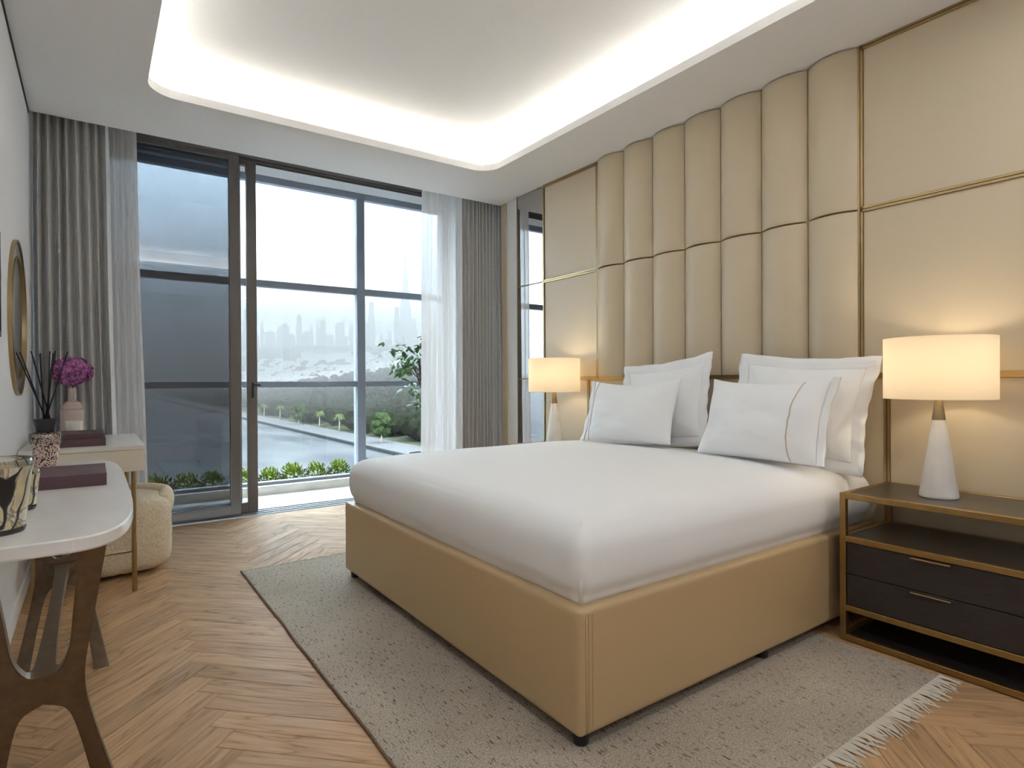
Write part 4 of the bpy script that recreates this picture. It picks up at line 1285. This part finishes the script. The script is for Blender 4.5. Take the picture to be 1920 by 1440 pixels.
for k in range(72): fs.append((0, 1 + k, 1 + (k + 1) % 72))
pydata('glass', vs, fs, M['mirror'], mr, mr.location)
NTL = 24
vs = []
for x in (0.002, 0.010):
    for rr, da in ((0.303, 0.010), (0.303, -0.010), (0.367, -0.008), (0.367, 0.008)):
        a = (math.pi / NTL) * (1 if da < 0 else -1) + da * 0.8
        vs.append((x, rr * math.sin(a), rr * math.cos(a)))
tile = bpy.data.meshes.new('mirror_tile')
tile.from_pydata(vs, [], [(4, 5, 6, 7), (3, 2, 1, 0), (0, 1, 5, 4), (1, 2, 6, 5), (2, 3, 7, 6), (3, 0, 4, 7)])
tile.materials.append(M['mirror'])
for k in range(NTL):
    o = bpy.data.objects.new('mirror_tile', tile); C.objects.link(o); o.parent = mr
    o.rotation_euler = (2 * math.pi * k / NTL, 0, 0)
pf = empty('picture_frame', (LX, 2.67, 1.48), 'dark picture frame cut off at the photo edge', 'picture')
for mn, mx in (((LX, 2.45, 1.28), (LX + 0.02, 2.47, 1.68)), ((LX, 2.955, 1.28), (LX + 0.02, 2.975, 1.68)), ((LX, 2.47, 1.28), (LX + 0.02, 2.955, 1.30)), ((LX, 2.47, 1.66), (LX + 0.02, 2.955, 1.68))):
    box('frame_bar', mn, mx, M['black'], pf, 0.001, 1)
box('picture', (LX, 2.47, 1.30), (LX + 0.008, 2.955, 1.66), M['cream_lacquer'], pf)

# ------------------------------------------------------------------ plant in the loggia
pt_ = empty('potted_ficus', (2.915, 5.80, 0), 'leafy green ficus standing behind the sheer curtain in the loggia', 'plant')
PL = Vector(pt_.location)
lathe('pot', [(0.13, 0.0), (0.14, 0.01), (0.17, 0.32), (0.165, 0.33), (0.15, 0.33), (0.14, 0.29), (0.0, 0.29)], M['pot'], pt_, PL, 36)
tube('trunk', [(0, 0, 0.28), (0.01, 0.01, 0.6), (-0.01, 0.0, 1.0), (-0.03, 0.0, 1.35)], [0.018, 0.016, 0.012, 0.007], M['bark'], pt_, PL, 10)
lf = bpy.data.meshes.new('leaf')
lv = [(0, 0, 0), (0.018, 0.016, -0.002), (0.038, 0.018, -0.003), (0.060, 0.010, -0.006), (0.076, 0, -0.012), (0.060, -0.010, -0.006), (0.038, -0.018, -0.003), (0.018, -0.016, -0.002), (0.036, 0, 0.004)]
lf.from_pydata(lv, [], [(8, i, i + 1) for i in range(0, 7)] + [(8, 7, 0)])
lf.shade_smooth(); lf.materials.append(M['leaf'])
rp = random.Random(21)
nb = 0
for b in range(24):
    up_ = b < 17
    c = Vector((rp.uniform(-0.33, 0.22), rp.uniform(-0.22, 0.22), rp.uniform(1.22, 1.60))) if up_ else Vector((rp.uniform(-0.20, 0.22), rp.uniform(-0.2, 0.2), rp.uniform(0.78, 1.10)))
    base_p = Vector((-0.02, 0, 1.0 + 0.2 * rp.random())) if up_ else Vector((0, 0, 0.8))
    tube('twig', [base_p, (base_p + c) / 2 + Vector((0, 0, 0.05)), c], [0.005, 0.004, 0.002], M['bark'], pt_, PL, 5)
    for k in range(13):
        p = c + Vector((rp.gauss(0, 0.055), rp.gauss(0, 0.05), rp.gauss(0, 0.045)))
        o = bpy.data.objects.new('leaf', lf); C.objects.link(o); o.parent = pt_
        o.location = p
        o.rotation_euler = (rp.uniform(-0.6, 0.6), rp.uniform(-0.2, 1.1), rp.uniform(0, 6.28))
        s = rp.uniform(0.9, 1.4); o.scale = (s, s, s)

# ------------------------------------------------------------------ planter and shrubs outside the glazing
props(box('planter_ledge', (LX - 0.2, 6.35, -0.25), (3.7, 6.95, 0.02), M['planter']), 'grey stone ledge of the planter outside the glazing', 'ledge', kind=S)
def shrub_mesh(seed):
    r = random.Random(seed); bm = bmesh.new()
    for k in range(300):
        a = r.uniform(0, 6.28); e = r.uniform(0.0, 1.0)
        d = Vector((math.cos(a) * math.sqrt(1 - e * e), math.sin(a) * math.sqrt(1 - e * e), e))
        p = Vector((d.x * 0.14, d.y * 0.10, 0.02 + d.z * 0.15)) * r.uniform(0.6, 1.05)
        t = d.cross(Vector((r.random(), r.random(), 1))).normalized(); u = (d + Vector((0, 0, 0.5))).normalized()
        s = r.uniform(0.024, 0.042)
        v = [bm.verts.new(q) for q in (p - t * s * 0.35, p + u * s * 0.5 - t * s * 0.3, p + u * s * 1.3, p + u * s * 0.5 + t * s * 0.3)]
        bm.faces.new(v)
    me = bpy.data.meshes.new('shrub'); bm.to_mesh(me); bm.free(); me.materials.append(M['shrub']); return me
sms = [shrub_mesh(k) for k in range(3)]
rp = random.Random(5)
for k in range(12):
    o = bpy.data.objects.new('shrub', sms[k % 3]); C.objects.link(o)
    o.location = (-0.05 + k * 0.262 + rp.uniform(-0.02, 0.02), 6.68 + rp.uniform(-0.03, 0.03), 0.02)
    s = rp.uniform(0.88, 1.02); o.scale = (s, s, s); o.rotation_euler = (0, 0, rp.uniform(-0.5, 0.5))
    ordn = ('first', 'second', 'third', 'fourth', 'fifth', 'sixth', 'seventh', 'eighth')
    props(o, ('small shrub outside in the planter row, %s in the open window from the door sash' % ordn[k - 4]) if k > 3 else ('small shrub outside seen through the tinted pane, %s from the white wall' % ordn[k]), 'shrub', 'shrubs in the planter')

# ------------------------------------------------------------------ the view: lake, promenade, trees, hills, skyline
GZ = -13.9
def plane(name, x0, x1, y0, y1, z, mat, label, cat, thick=0.3):
    return props(box(name, (x0, y0, z - thick), (x1, y1, z), mat), label, cat, kind=S)
plane('water', -900, 53, 12, 1150, GZ - 0.8, M['water'], 'pale blue rippled lake below the window', 'water', 0.1)
plane('promenade', 53, 61.8, 12, 1150, GZ, M['promenade'], 'light paved promenade along the lake', 'path', 0.25)
props(box('quay_wall', (52.6, 12, GZ - 1.6), (53, 1150, GZ - 0.12), M['kerb']), 'grey quay wall between lake and promenade', 'wall', kind=S)
def hz(x, y):
    s = max(0.0, x - 95) * 0.9 + max(0.0, y - 1050)
    return GZ - 0.3 + 165 * (1 - math.exp(-s / 900.0)) + (3.0 * noise.noise(Vector((x * 0.008, y * 0.008, 0))) * min(1, s / 80.0))
vs, fs = [], []
gx = [61.5, 66, 75, 90] + [105 + 15 * i for i in range(24)] + [480 + 40 * i for i in range(40)]
gy = [12 + 25 * j for j in range(50)] + [1280 + 50 * j for j in range(44)]
for x in gx:
    for y in gy: vs.append((x, y, hz(x, y)))
for i in range(len(gx) - 1):
    for j in range(len(gy) - 1):
        q = i * len(gy) + j
        fs.append((q, q + len(gy), q + len(gy) + 1, q + 1))
k0 = len(vs)
gx2 = [-900 + 96.2 * i for i in range(11)]
gy2 = [1149 + 60 * j for j in range(40)]
for x in gx2:
    for y in gy2: vs.append((x, y, hz(x, y)))
for i in range(len(gx2) - 1):
    for j in range(len(gy2) - 1):
        q = k0 + i * len(gy2) + j
        fs.append((q, q + len(gy2), q + len(gy2) + 1, q + 1))
props(pydata('terrain', vs, fs, M['terrain'], None, (0, 0, 0), True), 'green land rising hazily beyond the lake', 'land', kind=S)

# forest: one uncountable mass
ico = bmesh.new(); bmesh.ops.create_icosphere(ico, subdivisions=2, radius=1.0)
iv = [v.co.copy() for v in ico.verts]; ifs = [tuple(v.index for v in f.verts) for f in ico.faces]; ico.free()
def blob(vs, fs, c, r, seed, sq=0.8, rough=0.28):
    k = len(vs)
    for v in iv:
        m = 1 + rough * noise.noise(v * 2.3 + Vector((seed * 1.3, seed * 0.7, 0))) + 0.16 * noise.noise(v * 6 + Vector((seed, 0, 3)))
        vs.append((c[0] + v.x * r * m, c[1] + v.y * r * m, c[2] + v.z * r * m * sq))
    fs += [tuple(k + i for i in f) for f in ifs]
rf = random.Random(77)
vs, fs = [], []
cnt = 0
while cnt < 1900:
    y = 90 + 760 * rf.random() ** 1.7
    x = rf.uniform(66, 66 + 0.40 * y + 60)
    if 0.06 * y > x or x > 0.72 * y + 20: continue
    if 105 < x < 125 and 150 < y < 240: continue                      # clearing with a path
    r = rf.uniform(2.2, 4.2)
    blob(vs, fs, (x, y, hz(x, y) + r * 0.85), r, cnt * 0.37)
    cnt += 1
props(pydata('forest', vs, fs, M['tree_far'], None, (0, 0, 0)), 'dense dark green woodland behind the promenade', 'woodland', kind='stuff')
vs, fs = [], []
for k in range(900):
    y = rf.uniform(800, 2000); x = rf.uniform(0.10 * y, 0.62 * y)
    r = rf.uniform(4, 9)
    blob(vs, fs, (x, y, hz(x, y) + r * 0.2), r, k * 0.53, 0.6)
props(pydata('hillside_trees', vs, fs, M['tree_far'], None, (0, 0, 0)), 'scattered hazy trees among the distant houses', 'woodland', kind='stuff')

# promenade trees
def palm_tree(x, y, h, label, seed):
    r = random.Random(seed)
    e = empty('palm_tree', (x, y, GZ), label, 'palm', 'palms on the promenade')
    L = Vector(e.location)
    tube('trunk', [(0, 0, 0), (0.1, 0, h * 0.5), (0.05, 0.05, h)], [0.22, 0.17, 0.15], M['bark'], e, L, 8)
    bm = bmesh.new()
    for k in range(15):
        a = 2 * math.pi * k / 15 + r.uniform(-0.15, 0.15)
        d = Vector((math.cos(a), math.sin(a), 0)); t = Vector((-d.y, d.x, 0))
        el = r.uniform(0.1, 1.1); ln = r.uniform(1.7, 2.2)
        prev = None
        for s in range(6):
            q = s / 5
            p = Vector((0.05, 0.05, h)) + d * ln * q + Vector((0, 0, el * ln * q * (1 - q) * 1.4 - 1.3 * q * q * ln * 0.55 + 0.1))
            wd = 0.36 * math.sin(math.pi * min(1, 0.12 + q * 0.88)) + 0.03
            row = [bm.verts.new(p - t * wd - Vector((0, 0, wd * 0.5))), bm.verts.new(p), bm.verts.new(p + t * wd - Vector((0, 0, wd * 0.5)))]
            if prev:
                bm.faces.new((prev[0], prev[1], row[1], row[0])); bm.faces.new((prev[1], prev[2], row[2], row[1]))
            prev = row
    bm_finish('crown', bm, M['palm'], e, L)
for k, (x, y, h) in enumerate(((60.4, 271.7, 5.2), (61.0, 247.4, 5.2), (60.6, 195.4, 4.9), (60.2, 175.0, 4.9))):
    palm_tree(x, y, h, ('palm nearest the brown door sash on the promenade', 'second palm from the brown door sash on the promenade', 'palm just past the round tree on the promenade', 'palm next to the grey window post on the promenade')[k], k)
def round_tree(x, y, h, label, seed):
    e = empty('street_tree', (x, y, GZ), label, 'tree', 'round trees on the promenade')
    L = Vector(e.location)
    tube('trunk', [(0, 0, 0), (0.05, 0, h * 0.4)], [0.25, 0.18], M['bark'], e, L, 8)
    vs, fs = [], []
    r = random.Random(seed)
    for k in range(26):
        a = r.uniform(0, 6.28); q = r.uniform(0, 1)
        rr = h * 0.27 * math.sin(math.pi * (0.15 + 0.75 * q))
        blob(vs, fs, (rr * math.cos(a) * 0.9, rr * math.sin(a) * 0.9, h * (0.28 + 0.62 * q)), h * 0.14, seed * 50 + k, 0.9, 0.5)
    pydata('crown', vs, fs, M['round_tree'], e, L)
round_tree(60.2, 217.7, 7.8, 'round tree on the promenade between the palms', 1)
round_tree(58.0, 137.8, 7.4, 'round tree on the promenade beside the leafy ficus', 2)
round_tree(60.0, 420.0, 8.0, 'small round tree seen through the tinted door pane', 3)

# houses on the slope
def house_mesh(w_, d_, h_):
    vs = [(-w_, -d_, -2), (w_, -d_, -2), (w_, d_, -2), (-w_, d_, -2), (-w_, -d_, h_), (w_, -d_, h_), (w_, d_, h_), (-w_, d_, h_)]
    fs = [(0, 1, 5, 4), (1, 2, 6, 5), (2, 3, 7, 6), (3, 0, 4, 7), (4, 5, 6, 7)]
    k = 8
    vs += [(-w_ * .5, -d_ * .5, h_), (w_ * .6, -d_ * .5, h_), (w_ * .6, d_ * .6, h_), (-w_ * .5, d_ * .6, h_), (-w_ * .5, -d_ * .5, h_ + 2), (w_ * .6, -d_ * .5, h_ + 2), (w_ * .6, d_ * .6, h_ + 2), (-w_ * .5, d_ * .6, h_ + 2)]
    fs += [tuple(k + i for i in f) for f in fs[:5]]
    for q in range(3):
        x = -w_ * 0.75 + q * w_ * 0.6; b = len(vs)
        vs += [(x, -d_ - 0.05, h_ * 0.35), (x + w_ * 0.28, -d_ - 0.05, h_ * 0.35), (x + w_ * 0.28, -d_ - 0.05, h_ * 0.75), (x, -d_ - 0.05, h_ * 0.75)]
        fs.append((b, b + 1, b + 2, b + 3))
    me = bpy.data.meshes.new('house'); me.from_pydata(vs, [], fs)
    me.materials.append(M['house']); me.materials.append(M['roof']); me.materials.append(M['window_dark'])
    me.polygons[4].material_index = 1; me.polygons[9].material_index = 1
    for p in range(10, 13): me.polygons[p].material_index = 2
    return me
hm = [house_mesh(6, 5, 5), house_mesh(9, 5, 6), house_mesh(5, 6, 4), house_mesh(13, 6, 5)]
rh = random.Random(31)
rows = []
for k in range(250):
    y = rh.uniform(620, 1250); t = rh.uniform(0.17, 0.44)
    x = t * y
    if x < 120: continue
    rows.append((x, y))
for k in range(60):
    y = rh.uniform(1250, 1900); x = rh.uniform(0.05, 0.20) * y
    rows.append((x, y))
for k, (x, y) in enumerate(rows[:290]):
    o = bpy.data.objects.new('house', hm[k % 4]); C.objects.link(o)
    o.location = (x, y, hz(x, y)); o.rotation_euler = (0, 0, rh.uniform(-0.5, 0.5))
    props(o, 'tiny pale house in the hazy residential district across the lake', 'house', 'houses across the lake')
# long hall and dome
hl = empty('large_hall', (390, 1180, hz(390, 1180)), 'long white flat roofed hall above the small houses', 'building')
box('hall_wall', (340, 1160, hz(390, 1180) - 8), (425, 1210, hz(390, 1180) + 17), M['house'], hl)
box('hall_roof', (338, 1158, hz(390, 1180) + 17), (427, 1212, hz(390, 1180) + 19), M['roof'], hl)
dz = hz(296, 640)
dm = empty('domed_building', (296, 640, dz), 'small white dome beyond the grey window post', 'building')
lathe('dome', [(13, 0), (13, 3), (12, 6.5), (9.5, 9.5), (5.5, 11.5), (0, 12.3)], M['house'], dm, (296, 640, dz), 24)
lathe('drum', [(14, -4), (14, 0.4), (13, 0.5)], M['roof'], dm, (296, 640, dz), 24)
# skyline
rs = random.Random(3)
def tower_mesh(w_, d_, h_, step):
    vs, fs = [], []
    def bx(a, b, z0, z1):
        k = len(vs)
        vs.extend([(-a, -b, z0), (a, -b, z0), (a, b, z0), (-a, b, z0), (-a, -b, z1), (a, -b, z1), (a, b, z1), (-a, b, z1)])
        fs.extend([tuple(k + i for i in f) for f in ((0, 1, 5, 4), (1, 2, 6, 5), (2, 3, 7, 6), (3, 0, 4, 7), (4, 5, 6, 7))])
    bx(w_, d_, -30, h_ * step); bx(w_ * 0.72, d_ * 0.72, h_ * step, h_); bx(w_ * 0.12, d_ * 0.12, h_, h_ * 1.08)
    for q in range(1, 12):
        z = h_ * step * q / 12
        bx(w_ * 1.03, d_ * 1.03, z, z + h_ * 0.012)
    me = bpy.data.meshes.new('tower'); me.from_pydata(vs, [], fs); me.materials.append(M['tower']); return me
tms = [tower_mesh(13, 13, 100, 0.8), tower_mesh(17, 12, 130, 0.92), tower_mesh(11, 11, 160, 0.7), tower_mesh(22, 14, 80, 0.95)]
for k in range(46):
    t = 0.06 + 0.50 * (k + rs.uniform(-0.4, 0.4)) / 46
    y = 1780 + 110 * (k % 6) + rs.uniform(-18, 18); x = t * y
    if abs(x - 1225) < 60 and abs(y - 2610) < 70: continue
    o = bpy.data.objects.new('skyscraper', tms[rs.randrange(4)]); C.objects.link(o)
    o.location = (x, y, hz(x, y)); o.rotation_euler = (0, 0, rs.uniform(-0.6, 0.6))
    s = rs.uniform(0.5, 1.0); o.scale = (s * 0.85, s * 0.85, s * rs.uniform(0.6, 1.15))
    props(o, 'faint grey high-rise in the hazy skyline', 'skyscraper', 'towers of the hazy skyline')
sx, sy = 1225, 2610
sz = hz(sx, sy)
st_ = empty('spire_tower', (sx, sy, sz), 'very tall slender spire rising out of the hazy skyline', 'skyscraper')
SP = 1.2
lathe('shaft', [(r * SP, z * SP) for r, z in ((30, -40), (30, 60), (26, 62), (26, 130), (22, 132), (22, 190), (17, 192), (17, 245), (12, 248), (12, 290), (8, 292), (8, 330), (4, 332))], M['tower'], st_, (sx, sy, sz), 12, False)
lathe('needle', [(r * SP, z * SP) for r, z in ((4, 330), (3, 380), (0.6, 440))], M['tower'], st_, (sx, sy, sz), 8, False)

# haze over the land and the lake: a real scattering volume
hv = NT('haze')
hv.t.nodes.remove(hv.b)
HZ_D, HZ_A = 0.0017, 0.185
vsn = hv.n('ShaderNodeVolumeScatter')
vsn.inputs['Color'].default_value = (1.0, 0.88, 0.80, 1)
vsn.inputs['Density'].default_value = HZ_D * HZ_A
van = hv.n('ShaderNodeVolumeAbsorption')
van.inputs['Color'].default_value = (0.0, 0.0, 0.0, 1)
van.inputs['Density'].default_value = HZ_D * (1 - HZ_A)
vad = hv.n('ShaderNodeAddShader')
hv.l(vsn.outputs[0], vad.inputs[0]); hv.l(van.outputs[0], vad.inputs[1])
hv.l(vad.outputs[0], hv.out.inputs['Volume'])
hb = box('haze', (-700, 150, -40), (2000, 3100, 330), hv.m)
props(hb, 'white morning haze over the land beyond the lake', 'haze', kind='stuff')
